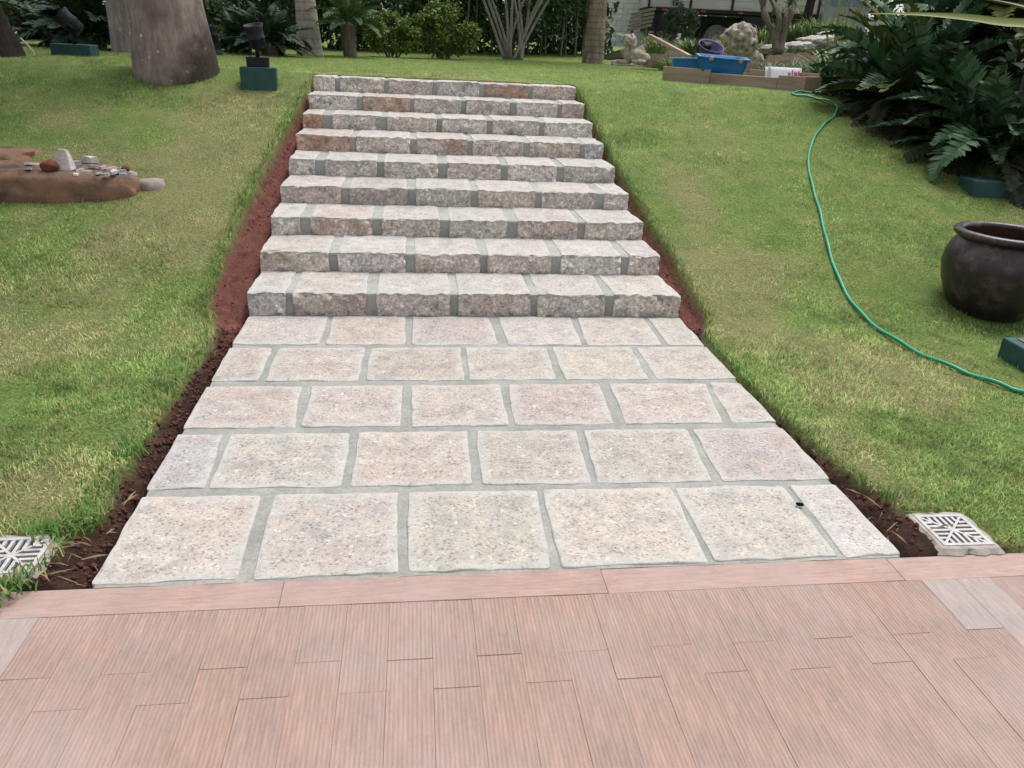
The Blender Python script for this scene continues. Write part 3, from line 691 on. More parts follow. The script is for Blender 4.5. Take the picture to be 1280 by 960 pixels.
# ------------------------------------------------------------------ lawn grass (stuff): short mown blades, denser near the path
def np_mesh(name, V, F, mats, cols=None, smooth=False, parent=None):
    me = bpy.data.meshes.new(name); F = np.asarray(F, np.int32); nf, k_ = F.shape
    me.vertices.add(len(V)); me.vertices.foreach_set('co', np.asarray(V, np.float32).ravel())
    me.loops.add(nf*k_); me.loops.foreach_set('vertex_index', F.ravel())
    me.polygons.add(nf); me.polygons.foreach_set('loop_start', np.arange(0, nf*k_, k_, dtype=np.int32))
    me.polygons.foreach_set('loop_total', np.full(nf, k_, np.int32))
    me.update(calc_edges=True); me.materials.append(mats)
    if cols is not None:
        a = me.color_attributes.new('tint', 'FLOAT_COLOR', 'POINT'); a.data.foreach_set('color', np.asarray(cols, np.float32).ravel())
    if smooth: me.polygons.foreach_set('use_smooth', np.ones(nf, bool))
    return link(name, me, parent)
GX = np.arange(-7, 9.01, .05); GY = np.arange(-2.8, 17.01, .05)
DG = np.array([[dryness(x, y) for x in GX] for y in GY[:150]]); DG = np.vstack([DG, np.repeat(DG[-1:], len(GY)-150, 0)*.7+.1])
def samp(G, x, y, x0, y0, st):
    fx = np.clip((x-x0)/st, 0, G.shape[1]-1.001); fy = np.clip((y-y0)/st, 0, G.shape[0]-1.001); i = fx.astype(int); j = fy.astype(int); a = fx-i; b = fy-j
    return (G[j, i]*(1-a)+G[j, i+1]*a)*(1-b)+(G[j+1, i]*(1-a)+G[j+1, i+1]*a)*b
SX = np.arange(-2, 2.3, .02); SY = np.arange(-2.8, 4.4, .02)
SG = np.array([[soil_mask(x, y) for x in SX] for y in SY])
def vnoise(x, y, seed):
    T_ = np.random.default_rng(seed).uniform(-1, 1, (256, 256)); i = np.floor(x).astype(int); j = np.floor(y).astype(int); a = x-i; b = y-j; a = a*a*(3-2*a); b = b*b*(3-2*b)
    g_ = lambda p, q: T_[p % 256, q % 256]
    return (g_(i, j)*(1-a)+g_(i+1, j)*a)*(1-b)+(g_(i, j+1)*(1-a)+g_(i+1, j+1)*a)*b
def blades(n, xr, yr, dmin, dmax, lmin, lmax, wid, seg3, seed):
    r_ = np.random.default_rng(seed); x = r_.uniform(*xr, n); y = r_.uniform(*yr, n)
    z = prof(y); P = np.stack([x, y, z], 1)-CAM; dep = P @ _F; u = 640+FOC*(P @ RT)/np.maximum(dep, .1)
    k_ = (dep > dmin) & (dep <= dmax) & (u > -110) & (u < 1390)
    k_ &= ~((x > XL-.03) & (x < XR+.03) & (y < 4.24)) & (y > YF+.01)
    near = (y < 4.3) & (x > -2) & (x < 2.2)
    sm = np.where(near, samp(SG, x, y, -2, -2.8, .02), 0)
    k_ &= sm < r_.uniform(.02, .5, n)
    for cx, cy, cr in EXCL: k_ &= (x-cx)**2+(y-cy)**2 > cr*cr
    x, y, z, dep = x[k_], y[k_], z[k_], dep[k_]; n = len(x)
    d = samp(DG, x, y, -7, -2.8, .05)
    keep = r_.uniform(0, 1, n) > .45*np.clip(d-.45, 0, 1)
    x, y, z, dep, d = x[keep], y[keep], z[keep], dep[keep], d[keep]; n = len(x)
    az = r_.uniform(0, 2*np.pi, n); le = r_.uniform(.25, 1.15, n)            # lean from upright
    pw = .85+.25*np.sin(x*2.1+1)*np.sin(y*1.7)+.38*vnoise(x*9, y*9, 5)
    L = r_.uniform(lmin, lmax, n)*pw; w = wid*np.maximum(1, dep/5.0)*r_.uniform(.7, 1.3, n)
    ca, sa = np.cos(az), np.sin(az); side = np.stack([-sa, ca, 0*ca], 1)*(w/2)[:, None]
    base = np.stack([x, y, z-.004], 1)
    mid = base+np.stack([ca*np.sin(le*.6), sa*np.sin(le*.6), np.cos(le*.6)], 1)*(L*.55)[:, None]
    tip = mid+np.stack([ca*np.sin(le*1.35), sa*np.sin(le*1.35), np.cos(le*1.35)], 1)*(L*.55)[:, None]
    green = np.stack([.215+.05*r_.random(n), .345+.09*r_.random(n), .085+.025*r_.random(n)], 1)
    deep = np.stack([.12+.04*r_.random(n), .245+.06*r_.random(n), .066+.015*r_.random(n)], 1)
    straw = np.stack([.48+.12*r_.random(n), .42+.09*r_.random(n), .22+.05*r_.random(n)], 1)
    olive = np.stack([.34+.07*r_.random(n), .41+.07*r_.random(n), .15+.025*r_.random(n)], 1)
    q = r_.random(n)
    c = np.where((q < .25)[:, None], deep, green)
    c = np.where((q > .60-.35*d)[:, None], olive, c)
    c = np.where((q > .98-.60*np.clip(d-.27, 0, 1))[:, None], straw, c)
    tone = 1+.34*vnoise(x*14, y*14, 1)+.30*vnoise(x*4.5, y*4.5, 2)+.22*vnoise(x*40, y*40, 3)
    c = c*tone[:, None]
    far = np.clip((y-4.2)/2, 0, 1)[:, None]
    c = c*(1-far)+far*(c*.4+.6*np.array([.29, .40, .105]))
    if seg3:
        V = np.stack([base-side, base+side, mid-side*.8, mid+side*.8, tip], 1).reshape(-1, 3)
        o = np.arange(n)[:, None]*5
        F = np.concatenate([o+np.array([[0, 1, 3]]), o+np.array([[0, 3, 2]]), o+np.array([[2, 3, 4]])]); rep = 5
    else:
        V = np.stack([base-side, base+side, tip], 1).reshape(-1, 3); o = np.arange(n)[:, None]*3; F = o+np.array([[0, 1, 2]]); rep = 3
    C = np.repeat(np.concatenate([c, np.ones((n, 1))], 1), rep, 0)
    return V, F, C
def area_n(xr, yr, dens): return int((xr[1]-xr[0])*(yr[1]-yr[0])*dens)
parts = []
for args in (((-1.9, 2.6), (-2.6, 0), 15000, 0, 3.6, .018, .038, .0034, True), ((-3.2, 3.9), (-2.6, 1.2), 9500, 3.6, 5.2, .018, .036, .0034, True),
             ((-4.2, 5.2), (-.6, 4.3), 6500, 5.2, 7.4, .016, .034, .0034, False), ((-5.5, 6.5), (1.5, 6.2), 4200, 7.4, 9.6, .018, .034, .003, False),
             ((-7, 8.5), (4.3, 16.5), 1500, 9.6, 20, .016, .03, .003, False)):
    xr, yr, dn, *rest = args; parts.append(blades(area_n(xr, yr, dn), xr, yr, *rest, seed=len(parts)+3))
for V, F, C_ in parts:
    tag(np_mesh('grass', V, F, M_GRASS, C_), 'short mown lawn grass with dry straw patches', 'grass', kind='stuff')
# longer ragged tufts hanging over the cut edge and round the things on the lawn
def tufts(spots, seed):
    r_ = np.random.default_rng(seed); Vs = []; Fs = []; Cs = []; o = 0
    for x, y, s, n in spots:
        for _ in range(n):
            a = r_.uniform(0, 6.28); px_, py_ = x+r_.normal(0, s*.5), y+r_.normal(0, s*.5); z = gz(px_, py_)-.006
            az = r_.uniform(0, 6.28); le = r_.uniform(.3, 1.3); L = r_.uniform(.03, .066); w = r_.uniform(.0018, .0032)
            if XL-.02 < px_ < XR+.02 or (px_-EXCL[0][0])**2+(py_-EXCL[0][1])**2 < .17**2: continue
            d = np.array([math.cos(az), math.sin(az)]); sd_ = np.array([-d[1], d[0], 0])*w
            b = np.array([px_, py_, z]); m1 = b+np.array([*(d*math.sin(le*.5)), math.cos(le*.5)])*L*.5; m2 = m1+np.array([*(d*math.sin(le)), math.cos(le)])*L*.35; t = m2+np.array([*(d*math.sin(le*1.6)), math.cos(le*1.6)])*L*.3
            Vs += [b-sd_, b+sd_, m1-sd_, m1+sd_, m2-sd_*.7, m2+sd_*.7, t]; Fs += [(o, o+1, o+3), (o, o+3, o+2), (o+2, o+3, o+5), (o+2, o+5, o+4), (o+4, o+5, o+6)]; o += 7
            c = (.07+r_.random()*.06, .17+r_.random()*.09, .035+r_.random()*.02) if r_.random() < .8 else (.36, .29, .15)
            Cs += [(*c, 1)]*7
    return Vs, Fs, Cs
sp_ = []
for y in np.arange(-2.5, 4.0, .035):
    dens = 9 if y < -.2 else 11
    sp_.append((float(lerpt(y, SOIL_L))-.03, y, .05, random.randint(1, dens)))
    sp_.append((float(lerpt(y, SOIL_R))+.02, y, .04, random.randint(1, 9)))
for px, py, n in ((200, 480, 60), (160, 560, 60), (130, 600, 40), (80, 655, 110), (110, 650, 90), (60, 660, 70), (30, 722, 40), (5, 738, 60), (905, 455, 40), (930, 490, 20)):
    f_ = flat(px, py, .03); sp_.append((f_.x, f_.y, .07, n))
for x, y, r_ in EXCL[1:]:
    for a in np.linspace(0, 6.28, 22): sp_.append((x+math.cos(a)*(r_+.02), y+math.sin(a)*(r_+.02), .03, 3))
for a in range(60):
    f_ = at(random.uniform(150, 275), random.uniform(98, 108)); sp_.append((f_.x, f_.y, .06, 5))
V, F, C_ = tufts(sp_, 11); tag(np_mesh('grass_tufts', V, F, M_GRASS, C_), 'longer grass tufts along the cut lawn edges', 'grass', kind='stuff')
# soil crumbs and straw
Vs = []; Fs = []; o = 0
OCT = np.array([(1, 0, 0), (-1, 0, 0), (0, 1, 0), (0, -1, 0), (0, 0, 1), (0, 0, -1)], float); OF = [(0, 2, 4), (2, 1, 4), (1, 3, 4), (3, 0, 4), (2, 0, 5), (1, 2, 5), (3, 1, 5), (0, 3, 5)]
for _ in range(9000):
    y = rng.uniform(YF+.03, 4.0); left = rng.random() < .6
    if left: x0, x1 = float(lerpt(y, SOIL_L)), XL
    else: x0, x1 = XR, float(lerpt(y, SOIL_R))
    if x1-x0 < .02: continue
    x = rng.uniform(x0, x1); s = .0018+.0085*rng.random()**5*(1.5 if y < -.2 else 1)
    if soil_mask(x, y) < .6 or (y > -.2 and rng.random() < .75): continue
    q = OCT*s*rng.uniform(.6, 1.3, (6, 3))+np.array([x, y, ground_z(x, y)+s*.3]); Vs += list(q); Fs += [(a+o, b+o, c+o) for a, b, c in OF]; o += 6
tag(np_mesh('soil_crumbs', Vs, Fs, M_SOIL), 'crumbs of red brown soil beside the stone path', 'soil', kind='stuff')
Vs = []; Fs = []; Cs = []; o = 0
for _ in range(55):
    y = -2.55+abs(rng.normal(0, .35)); left = rng.random() < .4
    x = rng.uniform(float(lerpt(y, SOIL_L)), XL) if left else rng.uniform(XR+.02, float(lerpt(y, SOIL_R))+.05)
    az = rng.uniform(0, 6.28); L = rng.uniform(.03, .12); d = np.array([math.cos(az), math.sin(az), rng.uniform(-.1, .3)])*L; sd_ = np.array([-math.sin(az), math.cos(az), 0])*.0009
    b = np.array([x, y, ground_z(x, y)+.012]); Vs += [b-sd_, b+sd_, b+d*.6+sd_+np.array([0, 0, .008]), b+d]; Fs += [(o, o+1, o+2), (o, o+2, o+3)]; o += 4; Cs += [(.40, .32, .19, 1)]*4
tag(np_mesh('dry_straw', Vs, Fs, M_GRASS, Cs), 'dry straw and roots lying on the bare soil', 'straw', kind='stuff')

Vs = []; Fs = []; Cs = []; o = 0
for _ in range(170):
    x, y = rng.uniform(-4.2, 4.4), rng.uniform(-2.4, 4.6)
    if XL-.3 < x < XR+.25: continue
    L = rng.uniform(.008, .022); az = rng.uniform(0, 6.28); d = np.array([math.cos(az), math.sin(az), rng.uniform(-.2, .4)])*L; sd_ = np.array([-math.sin(az), math.cos(az), rng.uniform(-.2, .3)])*L*.35
    b = np.array([x, y, gz(x, y)+.026]); Vs += [b-d, b+sd_, b+d, b-sd_]; Fs += [(o, o+1, o+2), (o, o+2, o+3)]; o += 4
    Cs += [(*[(.42, .36, .22), (.26, .15, .07), (.55, .53, .45), (.33, .24, .10)][_ % 4], 1)]*4
tag(np_mesh('fallen_leaves', Vs, Fs, M_GRASS, Cs), 'tiny dry leaves and petals scattered on the lawn', 'leaves', kind='stuff')

# ------------------------------------------------------------------ foliage builders
def leaf_cloud(name, P, size, cols, mat_, parent=None, aspect=.42, droop=.25, seed=1, kind=None):
    """one small folded leaf at every point of P"""
    r_ = np.random.default_rng(seed); n = len(P); P = np.asarray(P, float)
    D = r_.normal(0, 1, (n, 3)); D[:, 2] -= droop; D /= np.linalg.norm(D, axis=1)[:, None]
    U_ = r_.normal(0, .55, (n, 3)); U_[:, 2] += 1; S_ = np.cross(D, U_); S_ /= np.linalg.norm(S_, axis=1)[:, None]+1e-9; Nn = np.cross(S_, D)
    L = size*r_.uniform(.6, 1.35, n)[:, None]; w = L*aspect*.5
    a = P; b = P+D*L*.5+S_*w+Nn*L*.10; c = P+D*L-Nn*L*.08; d = P+D*L*.5-S_*w+Nn*L*.10
    V = np.stack([a, b, c, d], 1).reshape(-1, 3); o = np.arange(n)[:, None]*4
    F = np.concatenate([o+np.array([[0, 1, 2]]), o+np.array([[0, 2, 3]])])
    cols = np.asarray(cols, float); ci = r_.integers(0, len(cols), n); c_ = cols[ci]*r_.uniform(.7, 1.25, n)[:, None]
    C = np.repeat(np.concatenate([c_, np.ones((n, 1))], 1), 4, 0)
    ob = np_mesh(name, V, F, mat_, C, parent=parent)
    if kind: ob['kind'] = kind
    return ob
def clump_pts(centres, per, rad, seed=1):
    r_ = np.random.default_rng(seed); out = []
    for c in centres:
        q = r_.normal(0, 1, (per, 3)); q /= np.linalg.norm(q, axis=1)[:, None]; q *= (rad*r_.random(per)**.45)[:, None]; q[:, 2] *= .75; out.append(q+np.array(c))
    return np.concatenate(out)
def shrub(name, label, base, size, ncl, per, leaf, cols, mat_=None, seed=1, group=None, cat='shrub', lift=.1, stems=6, aspect=.42):
    t = thing(name, label, cat, base, 0, group); r_ = np.random.default_rng(seed)
    cs = []
    while len(cs) < ncl:
        q = r_.uniform(-1, 1, 3)
        if .35 < (q**2).sum() < 1: cs.append((q[0]*size[0], q[1]*size[1], lift+size[2]*(1+q[2])*.9))
    P = clump_pts(cs, per, min(size)*.38, seed)
    P = P[P[:, 2] > .01]
    leaf_cloud('foliage', P, leaf, cols, mat_ or M_LEAF, t, seed=seed, aspect=aspect)
    m = MB()
    for k in range(stems):
        c = cs[k % len(cs)]; m.tube([(c[0]*.15, c[1]*.15, -.05), (c[0]*.5, c[1]*.5, c[2]*.55), c], [.02, .014, .006], 5)
    m.build('stem', M_STEM, t); return t
def frond_mesh(L, e0, e1, n, ll, lw, cols, seed, vee=.35, sweep=.5, name='frond', base_t=.12, rac=.009, twist=0.0, droop=.25):
    rr = random.Random(seed); m = MB(); P = [Vector((0, 0, 0))]; K = 10; T = []
    for i in range(K):
        e = e0+(e1-e0)*(i/(K-1))**1.2; T.append(Vector((math.cos(e), 0, math.sin(e)))); P.append(P[-1]+T[-1]*(L/K))
    m.tube(P, [rac*(1-.75*i/K) for i in range(K+1)], 5, 0, True, (*[v*1.2 for v in cols[0]], 1))
    for i in range(n):
        t_ = base_t+(1-base_t)*i/(n-1); f_ = t_*K; j = min(int(f_), K-1); p = P[j].lerp(P[j+1], f_-j); T_ = T[j]
        nrm = Vector((-T_.z, 0, T_.x)); pr_ = math.sin(math.pi*min(1, .12+.88*((t_-base_t)/(1-base_t))**.8))**.6; l_ = ll*max(.25, pr_)*rr.uniform(.88, 1.1)
        for s_ in (-1, 1):
            if rr.random() < .04: continue
            d = (Vector((0, s_, 0))*math.cos(sweep)+T_*math.sin(sweep)+nrm*(vee+rr.uniform(-.12, .12))).normalized()
            sd_ = (T_ - d*T_.dot(d)).normalized()*lw*.5; up_ = d.cross(sd_).normalized()
            c = Vector(rr.choice(cols))*rr.uniform(.75, 1.25)
            q1 = p+d*l_*.45+Vector((0, 0, -droop*l_*.06)); q2 = p+d*l_+Vector((0, 0, -droop*l_))
            m.add([p-sd_*.5, p+sd_*.5, q1-sd_, q1+sd_, q2], [(0, 1, 3, 2), (2, 3, 4)], 0, (*c, 1))
    return m.mesh(name, M_GLOSS)
def cycad(name, label, base, L, n, trunk_h, trunk_r, variants, seed, cat='cycad', group=None, emin=-.15, emax=1.25, old=None):  # old: frond set coloured darker, painting shade low in the crown
    t = thing(name, label, cat, base, 0, group); rr = random.Random(seed)
    m = MB(); pr_ = [(trunk_r*1.1, -.1)] + [(trunk_r*(1+(.12 if i % 2 else -.05)), trunk_h*i/8) for i in range(9)] + [(trunk_r*.5, trunk_h+.05), (0, trunk_h+.06)]
    m.lathe(pr_, 12); m.build('trunk', M_STEM, t, True)
    for i in range(n):
        f_ = i/max(1, n-1); el = emax+(emin-emax)*f_**.8; az = i*2.39996+rr.uniform(-.3, .3)
        me = variants[i % len(variants)] if not (old and f_ > .74) else old[i % len(old)]  # lowest fronds take the darkened set in place of real shade
        o = link('frond', me, t, (math.cos(az)*trunk_r*.5, math.sin(az)*trunk_r*.5, trunk_h+.03*(1-f_)))
        q = Quaternion((0, 0, 1), az) @ Quaternion((0, 1, 0), -(el-.55)) @ Quaternion((1, 0, 0), rr.uniform(-.4, .4))
        o.rotation_mode = 'QUATERNION'; o.rotation_quaternion = q; s_ = L*rr.uniform(.8, 1.12); o.scale = (s_, s_, s_)
    return t
def strap_clump(name, label, base, n, L, w, cols, seed, cat='plant', group=None, spread=1.0, r0=.06, mat_=None):
    t = thing(name, label, cat, base, 0, group); t2 = MB(); rr = random.Random(seed)
    for i in range(n):
        az = rr.uniform(0, 6.283); e = rr.uniform(.75, 1.5); l_ = L*rr.uniform(.6, 1.1); c = (*(Vector(rr.choice(cols))*rr.uniform(.75, 1.25)), 1)
        p = Vector((math.cos(az)*r0*rr.random(), math.sin(az)*r0*rr.random(), -.02)); d = Vector((math.cos(az), math.sin(az), 0)); sd_ = Vector((-d.y, d.x, 0))*w*.5
        vs = []; K = 5
        for k in range(K+1):
            wv = [.6, 1, 1, .85, .55, .05][k]; vs += [p-sd_*wv, p+sd_*wv]; e2 = e-spread*1.5*(k/K)**1.6; p = p+(d*math.cos(e2)+Vector((0, 0, math.sin(e2))))*(l_/K)
        t2.add(vs, [(2*k, 2*k+1, 2*k+3, 2*k+2) for k in range(K)], 0, c)
    t2.build('leaves', mat_ or M_LEAF, t); return t

# ------------------------------------------------------------------ palms
def bark(name, c1, c2, c3, spots=0.0, stain=False, ring=.0):
    m, n, l, b = mat(name, .9, .15); co = n.new('ShaderNodeTexCoord').outputs['Object']
    mp = n.new('ShaderNodeMapping'); mp.inputs['Scale'].default_value = (1, 1, .22); l.new(co, mp.inputs['Vector'])
    t = tex(n, l, 'n', 16, mp.outputs['Vector'], 6, .7); c = ramp(n, l, t.outputs['Fac'], [(.3, c2), (.55, c1), (.75, c3)])
    t3 = tex(n, l, 'n', 4, co, 4, .6); c = mix(n, l, 1.0, c, ramp(n, l, t3.outputs['Fac'], [(.35, g3(.7)), (.65, g3(1.15))]), 'MULTIPLY')
    if ring:
        w = n.new('ShaderNodeTexWave'); w.bands_direction = 'Z'; w.inputs['Scale'].default_value = ring; w.inputs['Distortion'].default_value = 1.2; l.new(co, w.inputs['Vector'])
        c = mix(n, l, 1.0, c, ramp(n, l, w.outputs['Fac'], [(0, g3(.72)), (.2, g3(1)), (1, g3(1.04))]), 'MULTIPLY')
    if spots:
        v = tex(n, l, 'v', 13, co); vn = tex(n, l, 'n', 5, co, 2); k = mathn(n, l, 'MULTIPLY', ramp(n, l, v.outputs['Distance'], [(.16, g3(1)), (.24, g3(0))]), ramp(n, l, vn.outputs['Fac'], [(.5, g3(0)), (.58, g3(spots))]))
        c = mix(n, l, k, c, (.5, .49, .43))
    if stain:                                     # black algae stain on the lower right
        sx = N(n, 'ShaderNodeSeparateXYZ'); l.new(co, sx.inputs[0]); sn = tex(n, l, 'n', 7, co, 5, .7)
        e = mathn(n, l, 'SUBTRACT', mathn(n, l, 'ADD', mathn(n, l, 'MULTIPLY', sx.outputs['X'], 2.3), mathn(n, l, 'MULTIPLY', sn.outputs['Fac'], .9)), mathn(n, l, 'MULTIPLY', sx.outputs['Z'], 1.0))
        c = mix(n, l, ramp(n, l, e, [(.25, g3(0)), (.85, g3(.88))]), c, (.028, .022, .018))
    l.new(c, b.inputs['Base Color']); bump(n, l, b, t.outputs['Fac'], .6, .02); return m
CROWN = frond_mesh(3.2, .9, -.7, 46, .62, .055, [(.05, .09, .025), (.065, .11, .03)], 5, .1, .6, 'crown_frond', .15, .03)
def palm(label, base, prof_, mat_, lean=(0, 0), crown=True, seed=1):
    t = thing('palm_tree', label, 'palm tree', base); m = MB(); vs = []; n = 26
    zz = []; 
    z = prof_[0][1]
    while z < prof_[-1][1]: zz.append(z); z += .055 if z < 1.6 else .25
    zz.append(prof_[-1][1])
    for z in zz:
        r = float(np.interp(z, [a[1] for a in prof_], [a[0] for a in prof_]))
        for k in range(n):
            a = 2*math.pi*k/n; q = r*(1+.035*noise.noise(Vector((math.cos(a)*1.5+seed, math.sin(a)*1.5, z*1.2)))+.012*noise.noise(Vector((math.cos(a)*6, math.sin(a)*6+seed, z*9))))
            vs.append((math.cos(a)*q+lean[0]*z, math.sin(a)*q+lean[1]*z, z))
    m.add(vs, [(i*n+k, i*n+(k+1) % n, (i+1)*n+(k+1) % n, (i+1)*n+k) for i in range(len(zz)-1) for k in range(n)])
    m.build('trunk', mat_, t, True)
    zt = prof_[-1][1]; rr = random.Random(seed)
    for i in range(13 if crown else 0):
        o = link('crown_frond', CROWN, t, (lean[0]*zt, lean[1]*zt, zt-.05)); az = i*2.39996
        o.rotation_mode = 'QUATERNION'; o.rotation_quaternion = Quaternion((0, 0, 1), az) @ Quaternion((0, 1, 0), -rr.uniform(-.7, .5))
    return t
B1 = bark('palm_bark_brown', (.25, .197, .178), (.14, .105, .093), (.33, .27, .235), .8, True)
B2 = bark('palm_bark_lilac', (.29, .25, .235), (.18, .15, .145), (.36, .32, .29), .3)
B3 = bark('palm_bark_pale', (.44, .40, .345), (.31, .265, .22), (.53, .49, .43), 0, False, 2.2)
B4 = bark('palm_bark_ringed', (.27, .215, .17), (.17, .135, .105), (.34, .285, .23), 0, False, 2.6)
B5 = bark('palm_bark_dark', (.030, .022, .020), (.014, .011, .011), (.055, .042, .038))
p = at(213, 103); palm('thick brown palm trunk with a dark stained base on the left bank', (p.x, p.y+.32, p.z-.08), [(.43, -.05), (.41, .06), (.398, .3), (.352, .75), (.34, 1.2), (.33, 3), (.27, 6.6), (.2, 7.4)], B1, (-.065, 0), True, 2)
p = pt(166, 66, 11.0); p.z = gz(p.x, p.y); palm('lilac grey palm trunk half hidden behind the thick brown palm', (p.x, p.y, p.z-.1), [(.27, 0), (.26, .5), (.25, 3), (.2, 7.2)], B2, (0, 0), True, 4)
p = pt(-16, 72, 8.3); p.z = gz(p.x, p.y); palm('almost black palm trunk at the left edge of the lawn', (p.x, p.y, p.z-.05), [(.40, -.1), (.36, .15), (.30, .45), (.24, .8), (.2, 1.3), (.18, 6.5)], B5, (-.10, 0), True, 6)
p = at(386, 69); palm('pale smooth palm trunk beside the dark cycad mound', (p.x, p.y+.2, p.z-.02), [(.25, -.05), (.225, .12), (.20, .45), (.175, .9), (.16, 1.6), (.15, 6.2)], B3, (-.035, 0), True, 8)
p = at(743, 80); palm('ringed beige palm trunk in front of the concrete block wall', (p.x, p.y+.2, p.z-.02), [(.25, -.05), (.235, .12), (.215, .5), (.19, 1.1), (.18, 2), (.15, 6.5)], B4, (.02, 0), True, 9)

# ------------------------------------------------------------------ hedge and shrubs along the back
DKG = [(.036, .075, .024), (.05, .10, .032), (.07, .125, .042), (.10, .155, .07), (.043, .085, .048)]
YLG = [(.15, .21, .035), (.20, .25, .05), (.11, .18, .03), (.075, .13, .03)]
CYG = [(.055, .10, .033), (.075, .13, .045), (.10, .155, .06)]
t = thing('hedge', 'tall dense dark green hedge along the back of the upper lawn', 'hedge', (0, 0, 0))
cs = []; r_ = np.random.default_rng(5)
def hedge_y(x): return 14.0+.42*(x+2)
for _ in range(560):
    x = r_.uniform(-9, 4.6); f_ = r_.random(); z = 1.25+3.1*r_.random()**.8
    front = .35*math.sin(x*1.9)+.3*noise.noise(Vector((x*.8, z*1.3, 0)))
    cs.append((x, hedge_y(x)+front+abs(r_.normal(0, .55)), z))
P = clump_pts(cs, 120, .36, 6); P = P[P[:, 2] > 1.22]
low = P[:, 2] < 1.75
P = P[~low | (r_.random(len(P)) < .75)]
leaf_cloud('foliage', P, .105, DKG, M_GLOSS, t, aspect=.4, seed=3)
cs = [(x, hedge_y(x)+1.5+r_.normal(0, .25), 1.12+z) for x in np.arange(-10, 5.2, .28) for z in np.arange(0, 3.2, .33)]
leaf_cloud('inner_foliage', clump_pts(cs, 22, .4, 9), .24, DKG[:2], M_LEAF, t, aspect=.6, seed=4)
m = MB()
for x in np.arange(-8.5, 4.6, .24):
    x += random.uniform(-.1, .1); yy = hedge_y(x)+random.uniform(.1, .7); m.tube([(x, yy, 1.1), (x+random.uniform(-.1, .1), yy, 2.2), (x+random.uniform(-.3, .3), yy, 3.6)], [.03, .025, .012], 6)
m.build('stems', M_STEM, t)
p = at(490, 73); shrub('leafy_shrub', 'yellow green shrub with its crown just right of the trunked cycad', (p.x, p.y+.5, p.z), (.50, .4, .36), 26, 150, .075, YLG, seed=12, aspect=.5)
p = at(553, 75); shrub('leafy_shrub', 'yellow green shrub left of the fan of bare grey stems', (p.x, p.y+.5, p.z), (.62, .45, .45), 30, 150, .08, YLG, seed=13, aspect=.5)
p = pt(284, 65, 13); p.z = gz(p.x, p.y); shrub('leafy_shrub', 'bright yellow green shrub behind the small far spotlight', (p.x, p.y, p.z-.1), (.42, .35, .27), 20, 130, .07, [(.13, .17, .03), (.10, .14, .025)], seed=14, aspect=.5)
p = pt(255, 65, 13); p.z = gz(p.x, p.y); shrub('leafy_shrub', 'dark round shrub between the far spotlight and the thick palm', (p.x-.2, p.y+.7, p.z-.1), (.6, .4, .5), 24, 140, .08, DKG, seed=15, aspect=.5)
# fan of bare stems
p = at(640, 75)
t = thing('multi_stem_tree', 'fan of bare pale grey stems rising from the lawn before the hedge', 'tree', (p.x, p.y+.1, p.z-.02))
m = MB(); tops = [(-52, 60), (-40, 0), (-30, 12), (-14, 0), (-4, 18), (-2, 0), (8, 0), (16, 8), (22, 0), (44, 0), (52, 4), (33, 14)]
q = ppm(p); tops_w = []
for i, (dx, _) in enumerate(tops):
    bx, by = random.uniform(-.22, .22)+dx*.003, random.uniform(-.15, .15); tx = dx/q*1.35; ty = random.uniform(-.5, .5); H = 2.3*random.uniform(.8, 1.1)
    P = [(bx, by, 0), (bx*.7+tx*.3, by+ty*.3, H*.32), (tx*.72, ty*.7, H*.68), (tx*1.05, ty, H)]; m.tube(smooth_path([Vector(a) for a in P], 4), [.038-.022*k/12 for k in range(13)], 7); tops_w.append(P[-1])
m.build('stems', M_GREYSTEM, t, True)
leaf_cloud('crown', clump_pts([(a+random.uniform(-.3, .3), b+random.uniform(-.3, .3), c+random.uniform(-.2, .5)) for a, b, c in tops_w for _ in range(3)], 90, .32, 21), .10, CYG, M_LEAF, t, seed=8)
leaf_cloud('low_leaves', clump_pts([(-.45, .1, 1.35), (.35, 0, 1.15), (-.75, .1, .55), (.6, .1, 1.7)], 40, .16, 22), .08, YLG, M_LEAF, t, seed=9)

VS = [frond_mesh(1, e0, e1, 44, .21, .022, CYG, s_, .35, .55) for e0, e1, s_ in ((.75, .1, 1), (.7, -.25, 2), (.8, -.5, 3))]
p = at(437, 72); cycad('cycad', 'cycad with a feathery round crown on a short dark trunk', (p.x, p.y+.15, p.z), .66, 34, .50, .11, VS, 3, emin=.0, emax=1.5)
VD = [frond_mesh(1, e0, e1, 26, .24, .055, [(.02, .045, .022), (.03, .06, .03), (.055, .095, .06)], s_, .3, .6) for e0, e1, s_ in ((.75, .15, 11), (.7, -.2, 12), (.85, -.4, 13))]
p = pt(338, 67, 12.2); p.z = gz(p.x, p.y); cycad('cycad', 'dark broad cycad mound left of the pale palm trunk', (p.x, p.y, p.z), .72, 42, .12, .12, VD, 5, emin=-.1, emax=1.4)
p = pt(306, 66, 13.0); p.z = gz(p.x, p.y); cycad('cycad', 'dark cycad half hidden behind the spotlight by the top step', (p.x, p.y, p.z), .66, 34, .10, .12, VD, 6, emin=-.1, emax=1.4)
p = pt(118, 68, 11.6); p.z = gz(p.x, p.y); cycad('cycad', 'dark shaggy cycad behind the steeply tilted spotlight', (p.x, p.y, p.z-.05), .95, 48, .2, .14, VD, 7, emin=-.1, emax=1.4)
p = pt(62, 68, 12.0); p.z = gz(p.x, p.y); cycad('cycad', 'cycad spreading before the red garden wall', (p.x+.1, p.y, p.z-.05), .75, 40, .12, .12, VD, 8, emin=-.1, emax=1.3)

